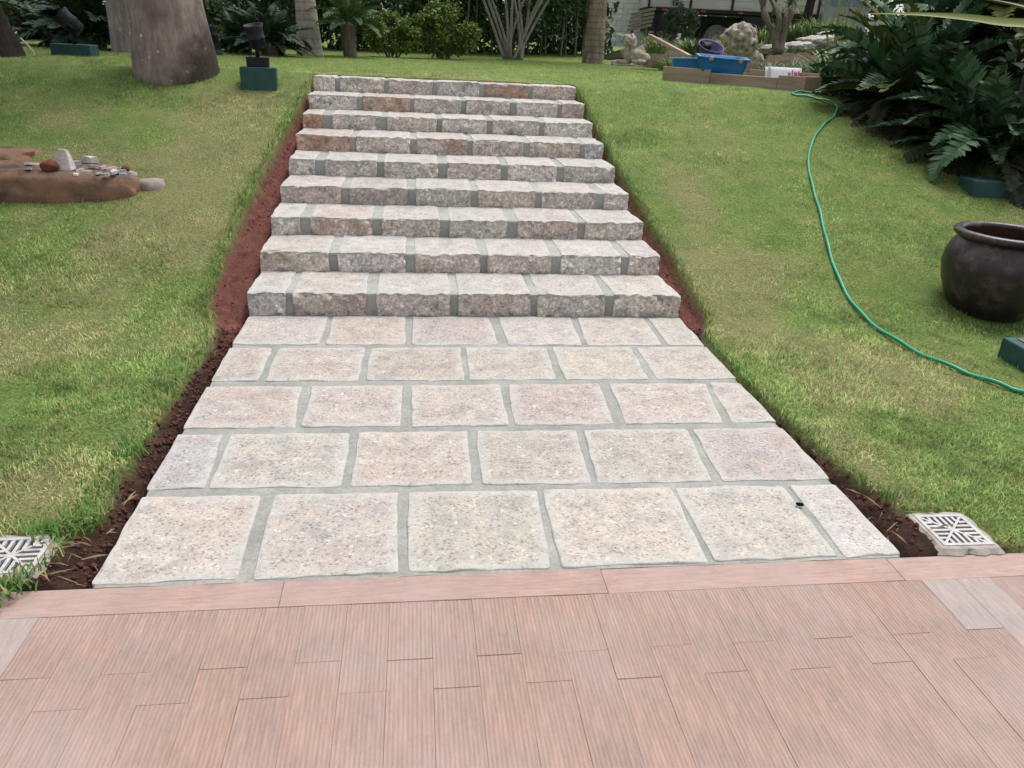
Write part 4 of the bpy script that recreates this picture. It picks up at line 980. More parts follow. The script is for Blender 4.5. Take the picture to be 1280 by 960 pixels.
# ------------------------------------------------------------------ dark bush on the right
VB = [frond_mesh(1, e0, e1, 24, .20, .052, [(.03, .07, .033), (.046, .10, .046), (.09, .15, .09)], s_, .35, .65, droop=.12) for e0, e1, s_ in ((.8, .2, 31), (.75, -.15, 32), (.85, -.45, 33), (.7, .0, 34))]
VSHADE = [frond_mesh(1, e0, e1, 22, .18, .045, [(.02, .03, .012), (.032, .03, .014), (.014, .02, .010)], s_, .25, .65, droop=.25) for e0, e1, s_ in ((.75, -.1, 37), (.8, -.4, 38))]  # near-black fronds: shade under the right bush put into their colour
VO = [frond_mesh(1, e0, e1, 24, .19, .05, [(.075, .085, .02), (.06, .075, .02), (.10, .11, .028)], s_, .35, .65, droop=.12) for e0, e1, s_ in ((.8, .1, 35), (.75, -.2, 36))]
p = at(1142, 175); cycad('cycad', 'big dark cycad with stiff blue green fronds at the left of the right bush', (p.x+.35, p.y+.75, p.z-.05), 1.12, 84, .35, .2, VB+VO[:1], 21, old=VSHADE, emin=-.25, emax=1.35)
p = at(1215, 225); cycad('cycad', 'low dark cycad in front of the right bush above the green block', (p.x+.45, p.y+.45, p.z-.05), .98, 76, .25, .2, VB, 22, old=VSHADE, emin=-.25, emax=1.3)
p = at(1270, 170); cycad('cycad', 'tall olive brown cycad at the back of the right bush', (p.x+.35, p.y+1.0, p.z), 1.4, 72, 1.0, .2, VO+VB[:2], 23, old=VSHADE, emin=-.6, emax=1.3)
p = at(1120, 125); cycad('cycad', 'cycad at the far end of the right bush by the strap leaved clump', (p.x+.5, p.y+.9, p.z), 1.0, 50, .3, .2, VB, 24, old=VSHADE, emin=-.4, emax=1.35)
# broad leaved shrub, leaf by leaf
def paddle(cols, seed):
    rr = random.Random(seed); m = MB(); K = 6; vs = []
    for k in range(K+1):
        t_ = k/K; w = [.10, .16, .26, .36, .40, .30, .03][k]*.5; z = .12*math.sin(t_*2.2)-.10*t_*t_
        vs += [(t_, -w, z+w*.35), (t_, 0, z), (t_, w, z+w*.35)]
    c = (*cols, 1)
    m.add(vs, [(3*k, 3*k+1, 3*k+4, 3*k+3) for k in range(K)]+[(3*k+1, 3*k+2, 3*k+5, 3*k+4) for k in range(K)], 0, c); return m.mesh('leaf', M_GLOSS, True)
PD = [paddle(c, i) for i, c in enumerate([(.02, .04, .02), (.03, .055, .03), (.075, .085, .02), (.055, .065, .018), (.016, .03, .016), (.06, .10, .07)])]
p = at(1262, 215)
t = thing('broadleaf_shrub', 'dark glossy shrub with paddle leaf rosettes at the right edge', 'shrub', (p.x+.15, p.y+.35, p.z)); rr = random.Random(5)
m = MB(); cnt = 0
for k in range(34):
    a = rr.uniform(0, 6.28); rad = rr.uniform(.15, .72); h = rr.uniform(.25, 1.35); c = Vector((math.cos(a)*rad, math.sin(a)*rad-.1, h))
    m.tube([(c.x*.2, c.y*.2, -.03), (c.x*.6, c.y*.6, h*.55), c], [.018, .013, .008], 5)
    for q in range(8):
        az = q*2.39996+k; el = rr.uniform(-.25, .9); o = link('leaf', rr.choice(PD if h > .8 else PD[:2]+PD[4:5]), t, c)
        o.rotation_mode = 'QUATERNION'; o.rotation_quaternion = Quaternion((0, 0, 1), az) @ Quaternion((0, 1, 0), -el) @ Quaternion((1, 0, 0), rr.uniform(-.4, .4)); s_ = rr.uniform(.15, .25); o.scale = (s_, s_, s_)
m.build('stems', M_STEM, t)
r_ = np.random.default_rng(3)
def skirt(label, base, rad, n, seed):  # dark frond scraps, added to make the bush interior read black
    t2 = MB(); rr = random.Random(seed)
    for i in range(n):
        a = rr.uniform(0, 6.28); q = rad*math.sqrt(rr.random()); x, y = math.cos(a)*q, math.sin(a)*q; l_ = rr.uniform(.25, .6); az = rr.uniform(0, 6.28); d = Vector((math.cos(az), math.sin(az), rr.uniform(-.1, .35)))*l_; sd_ = Vector((-math.sin(az), math.cos(az), 0))*rr.uniform(.015, .04)
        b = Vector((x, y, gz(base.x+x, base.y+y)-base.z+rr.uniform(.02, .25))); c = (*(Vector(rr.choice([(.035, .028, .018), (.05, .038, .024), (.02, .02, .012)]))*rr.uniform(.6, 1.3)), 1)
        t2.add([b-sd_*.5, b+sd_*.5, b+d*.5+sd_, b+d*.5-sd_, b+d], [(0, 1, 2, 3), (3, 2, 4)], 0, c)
    o = t2.build('shade_litter', M_LEAF, None, loc=base); return tag(o, label, 'leaf litter', kind='stuff')
p = at(1190, 190); skirt('dark brown frond litter added to blacken the inside of the dark bush', Vector((p.x+.7, p.y+.6, p.z)), 1.1, 900, 4)
# long blades from the strap plant off the right edge
t = thing('strap_leaf_plant', 'plant at the right edge sending a long yellow green blade across the bush', 'plant', tuple(pt(1420, 150, 5.2)))
t.location.z = gz(t.location.x, t.location.y); base = Vector(t.location)
def blade(pts, w, col):
    m = MB(); vs = []; pts = smooth_path([Vector(q) for q in pts], 5); n = len(pts)
    for i, q in enumerate(pts):
        f_ = i/(n-1); ww = w*(.5+.5*min(1, f_*3))*min(1, (1-f_)*2.2+.02); T_ = (pts[min(i+1, n-1)]-pts[max(i-1, 0)]).normalized(); s_ = T_.cross(Vector((.25, -.75, .6))).normalized()*ww*.5; u_ = T_.cross(s_).normalized()*ww*.18
        vs += [q-s_-u_, q, q+s_-u_]
    m.add(vs, [(3*i, 3*i+1, 3*i+4, 3*i+3) for i in range(n-1)]+[(3*i+1, 3*i+2, 3*i+5, 3*i+4) for i in range(n-1)], 0, (*col, 1)); return m.build('leaf', M_LEAF, t, True)
L0 = Vector((0, 0, .9))
for pts, w, col in (([pt(1330, 52, 5.2), pt(1240, 28, 5.3), pt(1160, 19, 5.4), pt(1080, 17, 5.6)], .085, (.13, .155, .028)), ([pt(1350, 45, 5.4), pt(1280, 12, 5.7), pt(1220, -2, 6.0), pt(1170, -12, 6.3)], .12, (.06, .075, .02)), ([pt(1350, 60, 5.0), pt(1400, -20, 5.0), pt(1380, -120, 5.1)], .11, (.10, .14, .03)), ([pt(1400, 60, 5.0), pt(1500, 0, 4.9), pt(1600, -10, 4.8)], .11, (.10, .14, .03))):
    blade([L0*0, L0]+[q-base for q in pts], w, col)

# ------------------------------------------------------------------ far left: red garden wall and pale house
RZ = -YAW
p = pt(-70, 62, 19.5)
t = thing('garden_wall', 'dull red rendered garden wall behind the dark left trunk', 'wall', (p.x, p.y, 1.2), RZ)
M_RED = simple('red_render', (.26, .075, .065), (.20, .06, .055), 3, .9, .15, .2, 60)
m = MB(); m.box(0, 5.2, 0, .2, -.1, .62); m.build('wall', M_RED, t)
m = MB(); m.box(-.03, 5.23, -.04, .24, .622, .68); m.build('coping', M_RED, t)
p = pt(-160, 60, 27)
t = thing('house', 'pale house with a dark window beyond the red garden wall', 'house', (p.x, p.y, 1.3), RZ)
M_HW = simple('pale_render', (.60, .62, .64), (.52, .54, .56), 2, .9, .15, .15, 60); M_GLASS = simple('window_glass', (.10, .16, .22), (.07, .11, .16), 1, .15, .5)
m = MB(); x0, x1 = 5.05, 5.75; zz0, zz1 = .75, 1.55
for a, b, c, d in ((0, x0, 0, 3.2), (x1, 6.6, 0, 3.2), (x0, x1, 0, zz0), (x0, x1, zz1, 3.2)): m.box(a, b, 0, .25, c, d)
m.box(0, .25, .252, 5, 0, 3.2); m.box(6.35, 6.6, .252, 5, 0, 3.2); m.build('wall', M_HW, t)
m = MB(); m.box(x0-.04, x1+.04, -.03, .05, zz0-.06, zz0+.004); m.box(x0-.04, x1+.04, -.03, .05, zz1-.004, zz1+.06); m.box(x0-.05, x0+.05, -.034, .046, zz0-.05, zz1+.05); m.box(x1-.05, x1+.05, -.034, .046, zz0-.05, zz1+.05)
w_ = m.build('window', simple('window_frame', (.3, .34, .4), (.25, .29, .35)), t); m = MB(); m.box(x0+.04, x1-.04, .06, .08, zz0, zz1); m.build('pane', M_GLASS, w_)
m = MB(); m.add([(-.4, -.4, 3.2), (7, -.4, 3.2), (7, 5.4, 3.2), (-.4, 5.4, 3.2), (-.4, 2.5, 4.4), (7, 2.5, 4.4)], [(0, 1, 5, 4), (2, 3, 4, 5), (0, 4, 3), (1, 2, 5), (3, 2, 1, 0)]); m.build('roof', simple('roof_tile', (.3, .12, .08), (.22, .09, .06), 6), t)

# ------------------------------------------------------------------ block wall, truck and timber beyond the lawn
D_W = 30.0; zg = gz(0, 25)
p = pt(808, 40, D_W)
t = thing('block_wall', 'pale grey concrete block wall left of the old truck', 'wall', (p.x, p.y, zg-.05), RZ)
m = MB(); BW, BH = .40, .20; ncol, nrow = 11, 13
m.box(-ncol*BW+.006, -.006, .012, .14, -.3, nrow*BH-.006); m.build('mortar', M_BLOCKJ, t)
def blockmesh(w):
    m = MB(); m.box(-w/2+.006, w/2-.006, 0, .13, .006, BH-.006); return m.mesh('block', M_BLOCK)
bf, bh = blockmesh(BW), blockmesh(BW/2)
for r__ in range(nrow):
    off = (r__ % 2)*BW/2
    for c in range(ncol):
        if r__ % 2 == 0: o = link('block', bf, t, (-(c+.5)*BW, random.uniform(-.004, .004), r__*BH))
        else:
            if c == 0: o = link('block', bh, t, (-BW/4, random.uniform(-.004, .004), r__*BH))
            o = link('block', bf if c < ncol-1 else bh, t, (-(c+1)*BW if c < ncol-1 else -(c+.75)*BW, random.uniform(-.004, .004), r__*BH))
D_T = 28.0; p = pt(806, 40, D_T); Q = FOC/D_T
t = thing('truck', 'old flatbed truck with grey plank sides parked beyond the planted bank', 'truck', (p.x, p.y, zg-.02), RZ)
M_BOARD = simple('grey_truck_board', (.40, .385, .37), (.27, .26, .25), 3, .85, .2, .3, 40, stretch=(.2, 3, 3)); M_TYRE = simple('dusty_tyre', (.115, .11, .105), (.06, .058, .055), 8, .9, .15, .2); M_RIM = simple('dusty_rim', (.20, .19, .175), (.11, .10, .095), 6, .7, .3)
M_REDL = simple('red_reflector', (.35, .02, .02), (.28, .015, .015), 8, .3, .5)
def pm(x0, x1, y0, y1, z0, z1, mt, nm, par=None):
    m = MB(); m.box(x0, x1, y0, y1, z0, z1); return m.build(nm, mt, par or t)
pm(0, 6.2, 0, 2.3, 1.28, 1.40, M_BLACK, 'bed_frame'); pm(.0, 6.2, .03, 2.27, 1.402, 1.44, M_BOARD, 'bed_floor')
for k in range(4): pm(.02, 6.18, -.035, -.002, 1.46+k*.20, 1.645+k*.20, M_BOARD, 'side_board'); pm(.02, 6.18, 2.302, 2.335, 1.46+k*.20, 1.645+k*.20, M_BOARD, 'side_board')
for k in range(4): pm(-.035, -.002, .0, 2.3, 1.46+k*.20, 1.645+k*.20, M_BOARD, 'tail_board')
for x in (.0, 1.5, 3.0, 4.5, 6.1): pm(x, x+.08, -.075, -.037, 1.30, 2.27, M_BLACK, 'post')
pm(.2, 7.8, .55, .75, .85, 1.20, M_BLACK, 'chassis_rail'); pm(.2, 7.8, 1.55, 1.75, .85, 1.20, M_BLACK, 'chassis_rail')
pm(.1, 1.2, .1, 2.2, .62, 1.26, M_BLACK, 'tool_box'); pm(.0, .12, .1, .2, .1, 1.26, M_BLACK, 'bumper_post'); pm(.35, .47, .1, .2, .1, 1.26, M_BLACK, 'bumper_post'); pm(3.5, 4.9, .0, .45, .6, 1.22, M_BLACK, 'fuel_tank')
for x in (.55, 1.95, 3.3): pm(x, x+.16, -.012, -.002, 1.30, 1.36, M_REDL, 'reflector')
def wheel(x, y):
    M = Matrix.Translation((x, y, .46)) @ Matrix.Rotation(math.pi/2, 4, 'X'); m = MB(); m.lathe([(.28, -.11), (.40, -.13), (.45, -.11), (.465, -.05), (.465, .05), (.45, .11), (.40, .13), (.28, .11)], 28, 0, M); w = m.build('wheel', M_TYRE, t, True)
    m = MB(); m.lathe([(.285, -.10), (.285, .10), (.25, .12), (.22, .05), (.12, .04), (.11, .10), (0, .11)], 24, 0, M); m.build('rim', M_RIM, w, True)
for y in (.16, 2.14): wheel(2.62, y); wheel(6.9, y)
M = Matrix.Translation((2.62, .15, .46)) @ Matrix.Rotation(math.pi/2, 4, 'X'); m = MB()
m.v = []; arc = [(math.cos(a)*.6, math.sin(a)*.6) for a in np.linspace(.1, 3.04, 14)]
m.add([(2.62+a, y_, .46+b) for a, b in arc for y_ in (-.02, .34)], [(2*i, 2*i+1, 2*i+3, 2*i+2) for i in range(13)]); m.build('mudguard', M_BLACK, t)
M_CAB = simple('faded_cab_paint', (.20, .22, .24), (.16, .17, .19), 3, .5, .4)
m = MB(); m.add([(6.35, .05, .8), (8.0, .05, .8), (8.0, .05, 1.7), (7.75, .05, 2.5), (6.35, .05, 2.5), (6.35, 2.25, .8), (8.0, 2.25, .8), (8.0, 2.25, 1.7), (7.75, 2.25, 2.5), (6.35, 2.25, 2.5)], [(0, 1, 2, 3, 4), (9, 8, 7, 6, 5), (0, 5, 6, 1), (1, 6, 7, 2), (2, 7, 8, 3), (3, 8, 9, 4), (4, 9, 5, 0)]); c_ = bevel(m.build('cab', M_CAB, t), .05); pm(6.6, 7.6, .035, .048, 1.72, 2.3, M_GLASS, 'side_window', c_)
# timber by the wall
def plank_thing(name, label, a, b, w, h, mt, cat='plank', roll=0.0, group=None):
    a, b = Vector(a), Vector(b); L = (b-a).length; m = MB(); m.box(-L/2, L/2, -w/2, w/2, -h/2, h/2)
    o = bevel(m.build(name, mt, None, loc=(a+b)/2), .004, 1); o.rotation_mode = 'QUATERNION'; o.rotation_quaternion = (b-a).to_track_quat('X', 'Z') @ Quaternion((1, 0, 0), roll); return tag(o, label, cat, group)
t = thing('timber_bundle', 'bundle of grey weathered boards leaning out by the truck tail', 'timber', tuple(pt(800, 24, 26.5)), RZ)
for k in range(5):
    m = MB(); m.box(-.36, .36, -.5, .5, -.045, .045, Matrix.Translation((.02*k, 0, -.26+k*.125)) @ Matrix.Rotation(R(-14), 4, 'Y')); bevel(m.build('board', M_WOODG, t), .006, 1)
m = MB(); m.box(-.28, -.2, -.1, .0, -1.45, -.28); m.box(.2, .28, -.1, .0, -1.45, -.20); m.build('trestle_leg', M_WOODG, t)
plank_thing('timber_plank', 'dark plank lying lowest against the foot of the block wall', pt(752, 76, 20), pt(782, 69, 19), .25, .12, M_WOODG)
plank_thing('timber_plank', 'dark plank lying on top beside the ringed palm trunk', pt(757, 72, 21), pt(780, 64, 20), .22, .12, M_WOODG, roll=.2)
plank_thing('timber_plank', 'grey plank sloping down behind the small lion', pt(795, 66, 20), pt(826, 50, 21), .2, .10, M_WOODG, roll=.3)
plank_thing('timber_plank', 'lower dark plank behind the small lion', pt(792, 70, 19), pt(830, 62, 20), .2, .12, M_WOODG)
plank_thing('pole', 'round wooden pole leaning into the blue trough', pt(813, 45, 13.0), pt(862, 71, 11.0), .055, .055, M_WOOD, 'pole')

# ------------------------------------------------------------------ carved stone lions
def statue(name, label, base, blobs, rz, vox, plinth, curls=None, eyes=()):
    t = thing(name, label, 'statue', base, rz); bm = bmesh.new()
    for c, r__, ang in blobs:
        M = Matrix.Translation(c) @ Matrix.Rotation(ang, 4, 'Y') @ Matrix.Diagonal((*r__, 1)); bmesh.ops.create_icosphere(bm, subdivisions=3, radius=1, matrix=M)
    for c, r__ in (curls or []): bmesh.ops.create_icosphere(bm, subdivisions=2, radius=r__, matrix=Matrix.Translation(c))
    me = bpy.data.meshes.new('lion_figure'); bm.to_mesh(me); bm.free(); me.materials.append(M_LION); o = link('figure', me, t)
    md = o.modifiers.new('remesh', 'REMESH'); md.mode = 'VOXEL'; md.voxel_size = vox; md.use_smooth_shade = True
    sm = o.modifiers.new('smooth', 'SMOOTH'); sm.iterations = 1
    m = MB(); m.box(*plinth); bevel(m.build('plinth', M_LION, t), .012)
    for e, rr_ in eyes:  # dark balls paint in the shade of drilled eye recesses
        bm = bmesh.new(); bmesh.ops.create_icosphere(bm, subdivisions=2, radius=rr_, matrix=Matrix.Translation(e)); me = bpy.data.meshes.new('eye'); bm.to_mesh(me); bm.free(); me.materials.append(M_STEM); link('eye', me, t)
    return t
rr = random.Random(9)
def curl_shell(c, r__, n, s0, s1, cond=lambda v: True):
    out = []
    for i in range(n):
        zz = 1-2*(i+.5)/n; a = i*2.39996; q = math.sqrt(1-zz*zz); v = Vector((q*math.cos(a)+rr.uniform(-.22, .22), q*math.sin(a)+rr.uniform(-.22, .22), zz+rr.uniform(-.22, .22))).normalized()
        if cond(v): out.append((Vector((c[0]+v.x*r__[0], c[1]+v.y*r__[1], c[2]+v.z*r__[2])), rr.uniform(s0, s1)))
    return out
p = at(790, 83)
statue('lion_statue', 'small carved stone lion lying with raised head beside the ringed palm', (p.x+.02, p.y+.15, p.z), [((-.15, 0, .53), (.085, .08, .095), 0), ((-.225, 0, .50), (.05, .05, .042), .2), ((-.17, 0, .445), (.05, .05, .04), 0), ((-.05, 0, .42), (.12, .14, .19), .2), ((-.06, 0, .24), (.13, .14, .2), 0), ((.10, 0, .20), (.26, .13, .14), .25), ((.27, .03, .15), (.13, .15, .13), 0), ((-.24, .08, .075), (.16, .045, .05), 0), ((-.24, -.08, .075), (.17, .045, .05), 0), ((-.39, -.08, .07), (.05, .05, .035), 0), ((-.39, .08, .07), (.05, .05, .035), 0), ((.15, -.14, .09), (.18, .05, .05), 0)], RZ, .016, (-.42, .42, -.2, .2, -.05, .04), curl_shell((-.06, 0, .44), (.12, .145, .18), 60, .022, .035, lambda v: v.x > -.55), [((-.215, -.052, .545), .017), ((-.215, .052, .545), .017)])
p = at(925, 94)
statue('lion_statue', 'large carved stone lion with curly mane behind the blue trough', (p.x, p.y+.25, p.z), [((-.20, 0, .66), (.12, .11, .12), 0), ((-.31, 0, .61), (.075, .07, .06), .2), ((-.26, 0, .54), (.06, .06, .05), 0), ((.0, 0, .58), (.25, .22, .24), 0), ((.08, 0, .36), (.22, .19, .26), 0), ((.12, .09, .16), (.09, .08, .22), 0), ((.12, -.09, .16), (.09, .08, .22), 0), ((.30, 0, .22), (.2, .18, .22), 0), ((.05, -.1, .04), (.13, .07, .05), 0), ((.05, .1, .04), (.13, .07, .05), 0)], RZ, .02, (-.18, .6, -.28, .28, -.05, .05), curl_shell((.0, 0, .58), (.275, .25, .26), 120, .035, .07, lambda v: v.x > -.72), [((-.285, -.085, .69), .026)])

# ------------------------------------------------------------------ mixing tray, blue tubs, sack
a = at(828, 100.5); b = at(1004, 115.5); a.z = b.z = max(a.z, b.z); ax = (b-a).normalized(); nrm = Vector((-ax.y, ax.x, 0)); L = (b-a).length
t = thing('wooden_tray', 'long timber mixing tray made of rough planks on the lawn crest', 'tray', (a.x, a.y, a.z), math.atan2(ax.y, ax.x))
def tp(x0, x1, y0, y1, z0, z1, nm='plank'):
    m = MB(); m.box(x0, x1, y0, y1, z0, z1); return bevel(m.build(nm, M_WOOD, t), .004, 1)
f1 = .36*L
tp(0, f1, -.012, .018, -.03, .175); tp(f1-.02, L*.82, .02, .048, -.03, .135); tp(L*.82+.003, L-.03, .022, .05, -.03, .165); tp(L-.028, L, .0, .40, -.03, .168, 'end_plank'); tp(f1+.32, L-.03, .37, .40, -.03, .20); tp(.0, .03, .02, .4, -.03, .15, 'end_plank'); tp(.032, L-.03, .052, .368, -.03, .0, 'tray_floor')
def tub(name, label, base, rz, w, d, h, mt, rot=(0, 0), notch=True):
    t = thing(name, label, 'tub', base, rz); t.rotation_euler = (rot[0], rot[1], rz); m = MB()
    def ring(wx, wy, z, r__=.05, n=5):
        out = []
        for cx, cy, a0 in ((wx-r__, wy-r__, 0), (-wx+r__, wy-r__, 90), (-wx+r__, -wy+r__, 180), (wx-r__, -wy+r__, 270)):
            for k in range(n): an = R(a0+90*k/(n-1)); out.append((cx+r__*math.cos(an), cy+r__*math.sin(an), z))
        return out
    W_, D_ = w/2, d/2
    rings = [ring(W_*.68, D_*.68, 0), ring(W_*.70, D_*.70, .012), ring(W_*.9, D_*.9, h*.62), ring(W_*.93, D_*.93, h*.66), ring(W_*.95, D_*.95, h*.93), ring(W_*1.03, D_*1.03, h*.95), ring(W_*1.04, D_*1.04, h), ring(W_*.93, D_*.93, h), ring(W_*.88, D_*.88, h*.6), ring(W_*.64, D_*.64, .03)]
    n = len(rings[0]); m.add(sum(rings, []), [(i*n+k, i*n+(k+1) % n, (i+1)*n+(k+1) % n, (i+1)*n+k) for i in range(len(rings)-1) for k in range(n)]+[tuple(range(n))[::-1], tuple(range((len(rings)-1)*n, len(rings)*n))])
    m.build('tub_body', mt, t, True)
    if notch:
        for x in (-W_*.55, W_*.62):
            m = MB(); m.lathe([(0, 0), (.026, 0), (.032, .008), (.026, .018), (0, .02)], 14, 0, Matrix.Translation((x, -D_*.97, h*.93)) @ Matrix.Rotation(math.pi/2, 4, 'X')); m.build('handle_grip', M_CONC, t, True)
    return t
def along(px, off, up=0.0):
    d = ray(px, 100); n2 = np.array([nrm.x, nrm.y]); a2 = np.array([a.x, a.y])+n2*off
    A = np.array([[d[0], -ax.x], [d[1], -ax.y]]); s_ = np.linalg.solve(A, a2-CAM[:2]); return Vector((CAM[0]+d[0]*s_[0], CAM[1]+d[1]*s_[0], a.z+up))
q = along(898, .27, .02); tub('plastic_tub', 'bright blue plastic mortar trough with two handle notches in the tray', q, RZ+R(-3), .63, .40, .31, M_BLUE, (R(4), R(2)))
q = along(857, .34, .02); tub('plastic_tub', 'faded blue plastic tub left of the bright trough', q, RZ+R(-6), .42, .36, .27, M_BLUEL, (0, R(-2)), False)
q = along(978, .28, .0)
t = thing('paper_sack', 'white printed material sack lying in the right end of the tray', 'sack', (q.x, q.y, q.z+.14), RZ+R(-8))
m = MB(); K = 14; G = 7; vs = []
for j in range(G+1):
    for i in range(K+1):
        u, v = -1+2*i/K, -1+2*j/G; hgt = .055*(max(0, 1-u**6)*max(0, 1-v**4))**.5; vs.append((u*.215, v*.13, hgt+.006*noise.noise(Vector((u*3, v*3, 1)))))
vs2 = [(x, y, -z_*.6) for x, y, z_ in vs]; f_ = [(j*(K+1)+i, j*(K+1)+i+1, (j+1)*(K+1)+i+1, (j+1)*(K+1)+i) for j in range(G) for i in range(K)]
Mx = Matrix.Rotation(R(55), 4, 'X'); m.add([Mx @ Vector(v) for v in vs], f_); m.add([Mx @ Vector(v) for v in vs2], [tuple(reversed(q_)) for q_ in f_]); 
M_SACK = simple('sack_paper', (.58, .57, .58), (.46, .45, .46), 7, .8, .2, .2); m.build('sack_body', M_SACK, t, True)
m = MB()
for x0, x1, y0, y1, mi in ((.045, .075, -.1, .02, 0), (.09, .105, -.1, .06, 1), (.115, .15, -.08, .03, 0), (.16, .18, -.1, .05, 1), (-.19, -.16, -.06, .09, 2)):
    nq = 4
    for a_ in range(nq):
        v0, v1 = y0+(y1-y0)*a_/nq, y0+(y1-y0)*(a_+1)/nq
        hz = lambda u, v: .055*(max(0, 1-(u/.215)**6)*max(0, 1-(v/.13)**4))**.5+.0105
        m.add([Mx @ Vector((x, y, hz(x, y))) for x, y in ((x0, v0), (x1, v0), (x1, v1), (x0, v1))], [(0, 1, 2, 3)], mi)
m.build('print', [simple('print_purple', (.19, .07, .22), (.16, .06, .2)), simple('print_red', (.4, .07, .12), (.36, .06, .1)), simple('print_grey', (.3, .31, .33), (.27, .28, .3))], t)
q = pt(884, 68, 12.2); q.z = gz(q.x, q.y)
t = thing('bucket', 'beige bucket standing behind the blue trough', 'bucket', (q.x, q.y, q.z)); m = MB(); m.lathe([(0, 0), (.135, 0), (.165, .30), (.172, .30), (.172, .325), (.155, .325), (.13, .02)], 24); m.build('bucket_body', simple('beige_plastic', (.45, .36, .29), (.38, .30, .24), 6), t, True)
m = MB(); m.tube([(math.cos(a_)*.17, -.03-.05*math.sin(a_), .3-.12*math.sin(a_)) for a_ in np.linspace(0, math.pi, 12)], .004, 5); m.build('bail', M_BLACK, t)
t = thing('rubber_basin', 'dark purple rubber basin tilted on top of the beige bucket', 'basin', (q.x+.01, q.y-.02, q.z+.335)); t.rotation_euler = (R(26), R(6), 0); m = MB(); m.lathe([(0, 0), (.12, 0), (.165, .05), (.205, .13), (.215, .135), (.205, .145), (.19, .13), (.15, .06), (.11, .015), (0, .012)], 28); m.build('basin_body', simple('purple_rubber', (.085, .07, .20), (.05, .04, .12), 6, .6), t, True)
lump('rag', 'crumpled black rag heaped in the purple basin', 'rag', (q.x-.06, q.y-.03, q.z+.45), (.10, .09, .07), M_BLACK, 4.4, 3, .5)

# ------------------------------------------------------------------ planted bank on the right, ledge stones, small trees
q = pt(985, 62, 16.2)
o = lump('mound', None, None, (q.x, q.y+.4, 1.12), (3.1, 1.9, .62), simple('bank_soil', (.10, .075, .05), (.05, .045, .03), 8, .95, .1, .6, 25), 2.7, 5, .12); tag(o, 'low planted bank of soil behind the tray', kind='structure')
M_LEDGE = simple('ledge_stone', (.40, .375, .345), (.20, .185, .165), 7, .9, .15, .9, 26, c3=(.50, .475, .45))
def ledge(px, py, depth, w, h, seed, label):
    q = pt(px, py, depth); o = lump('ledge_stone', label, 'stone', q, (w, .24, h), M_LEDGE, seed, 4, .30, .55, (R(8), R(-8), RZ), 'pale ledge stones on the planted bank', 3.4)
for i, (px, py, w, h, lb) in enumerate([(966, 61, .23, .085, 'lowest pale ledge stone behind the slim multi trunk tree'), (996, 58, .30, .10, 'second pale ledge stone from the slim multi trunk tree'), (1020, 51, .34, .11, 'third pale ledge stone climbing towards the dark bush'), (1042, 45, .30, .11, 'topmost pale ledge stone beside the dark bush'), (1030, 60, .34, .10, 'broad low ledge stone above the strap leaved clump')]): ledge(px, py, 13.6+.15*i, w, h, 30+i*3.3, lb)
LG = [(.20, .26, .09), (.26, .31, .13), (.15, .21, .07)]; SV = [(.20, .25, .17), (.26, .31, .22), (.13, .19, .10)]; MG = [(.07, .13, .035), (.10, .17, .05), (.05, .10, .03)]
for px, py, dep, n, L, w, cs_, sd_, lb in ((818, 85, 14.6, 260, .42, .016, LG, 1, 'pale green grassy clump just right of the small lion'), (838, 84, 14.2, 240, .40, .016, LG, 2, 'pale grassy clump behind the faded blue tub'), (855, 72, 17, 260, .45, .018, LG, 3, 'yellowish grassy clump below the dark feathery shrub'), (905, 74, 17, 220, .5, .018, LG, 4, 'yellowish grassy clump left of the curly maned lion'), (962, 88, 12.6, 200, .42, .018, SV, 5, 'silvery grassy clump behind the white sack'), (990, 88, 12.4, 220, .46, .018, SV, 6, 'silvery grassy clump right of the slim tree'), (1012, 84, 12.6, 160, .45, .02, MG, 7, 'green grassy clump below the pale ledge stones'), (1036, 104, 10.2, 120, .72, .034, MG, 8, 'dark green strap leaved clump left of the dark bush'), (868, 70, 15.4, 220, .4, .02, MG, 10, 'green grassy clump between the bucket and the dark feathery shrub'), (898, 62, 16.2, 240, .42, .02, LG, 11, 'bright grassy clump on the bank behind the purple basin'), (945, 72, 14.6, 220, .4, .02, MG, 12, 'low green clump at the foot of the curly maned lion'), (1000, 74, 13.3, 240, .36, .018, SV, 13, 'silvery clump directly under the ledge stones'), (932, 52, 16.0, 220, .42, .02, LG, 14, 'pale clump on the bank left of the slim tree'), (1060, 98, 10.6, 90, .65, .034, MG, 9, 'strap leaved clump tucked against the dark bush')):
    q = pt(px, py, dep); q.z = gz(q.x, q.y) if dep < 14.5 else 1.5
    strap_clump('grass_clump', lb, q, n, L, w, cs_, 40+sd_, 'plant', 'grassy clumps round the statues', 1.1, .22 if w < .03 else .12)
for i, (px, py, dep, sx, lb) in enumerate(((955, 40, 16.5, .7, 'feathery pale green ground cover mound behind the curly maned lion'), (1000, 33, 16.5, .7, 'feathery pale green ground cover mound above the ledge stones'), (1030, 30, 16, .5, 'feathery green ground cover at the top of the bank by the dark bush'))):
    q = pt(px, py, dep); t = strap_clump('ground_cover_plant', lb, (q.x, q.y, q.z-.30), 420, .55, .022, [(.15, .22, .08), (.20, .27, .11), (.11, .17, .06)], 60+i, 'plant', 'feathery mounds on the planted bank', .9, .55)
q = pt(848, 60, 22); q.z = gz(q.x, q.y)
shrub('feathery_shrub', 'tall dark feathery shrub in front of the truck bed', (q.x, q.y, q.z-.05), (.50, .4, .85), 40, 170, .075, [(.03, .055, .035), (.045, .075, .045), (.06, .09, .06)], seed=31, aspect=.22)
q = pt(971, 64, 13.2); q.z = q.z-.1
t = thing('slim_tree', 'slim grey tree with several crooked trunks beside the curly maned lion', 'tree', q); m = MB(); tips = []
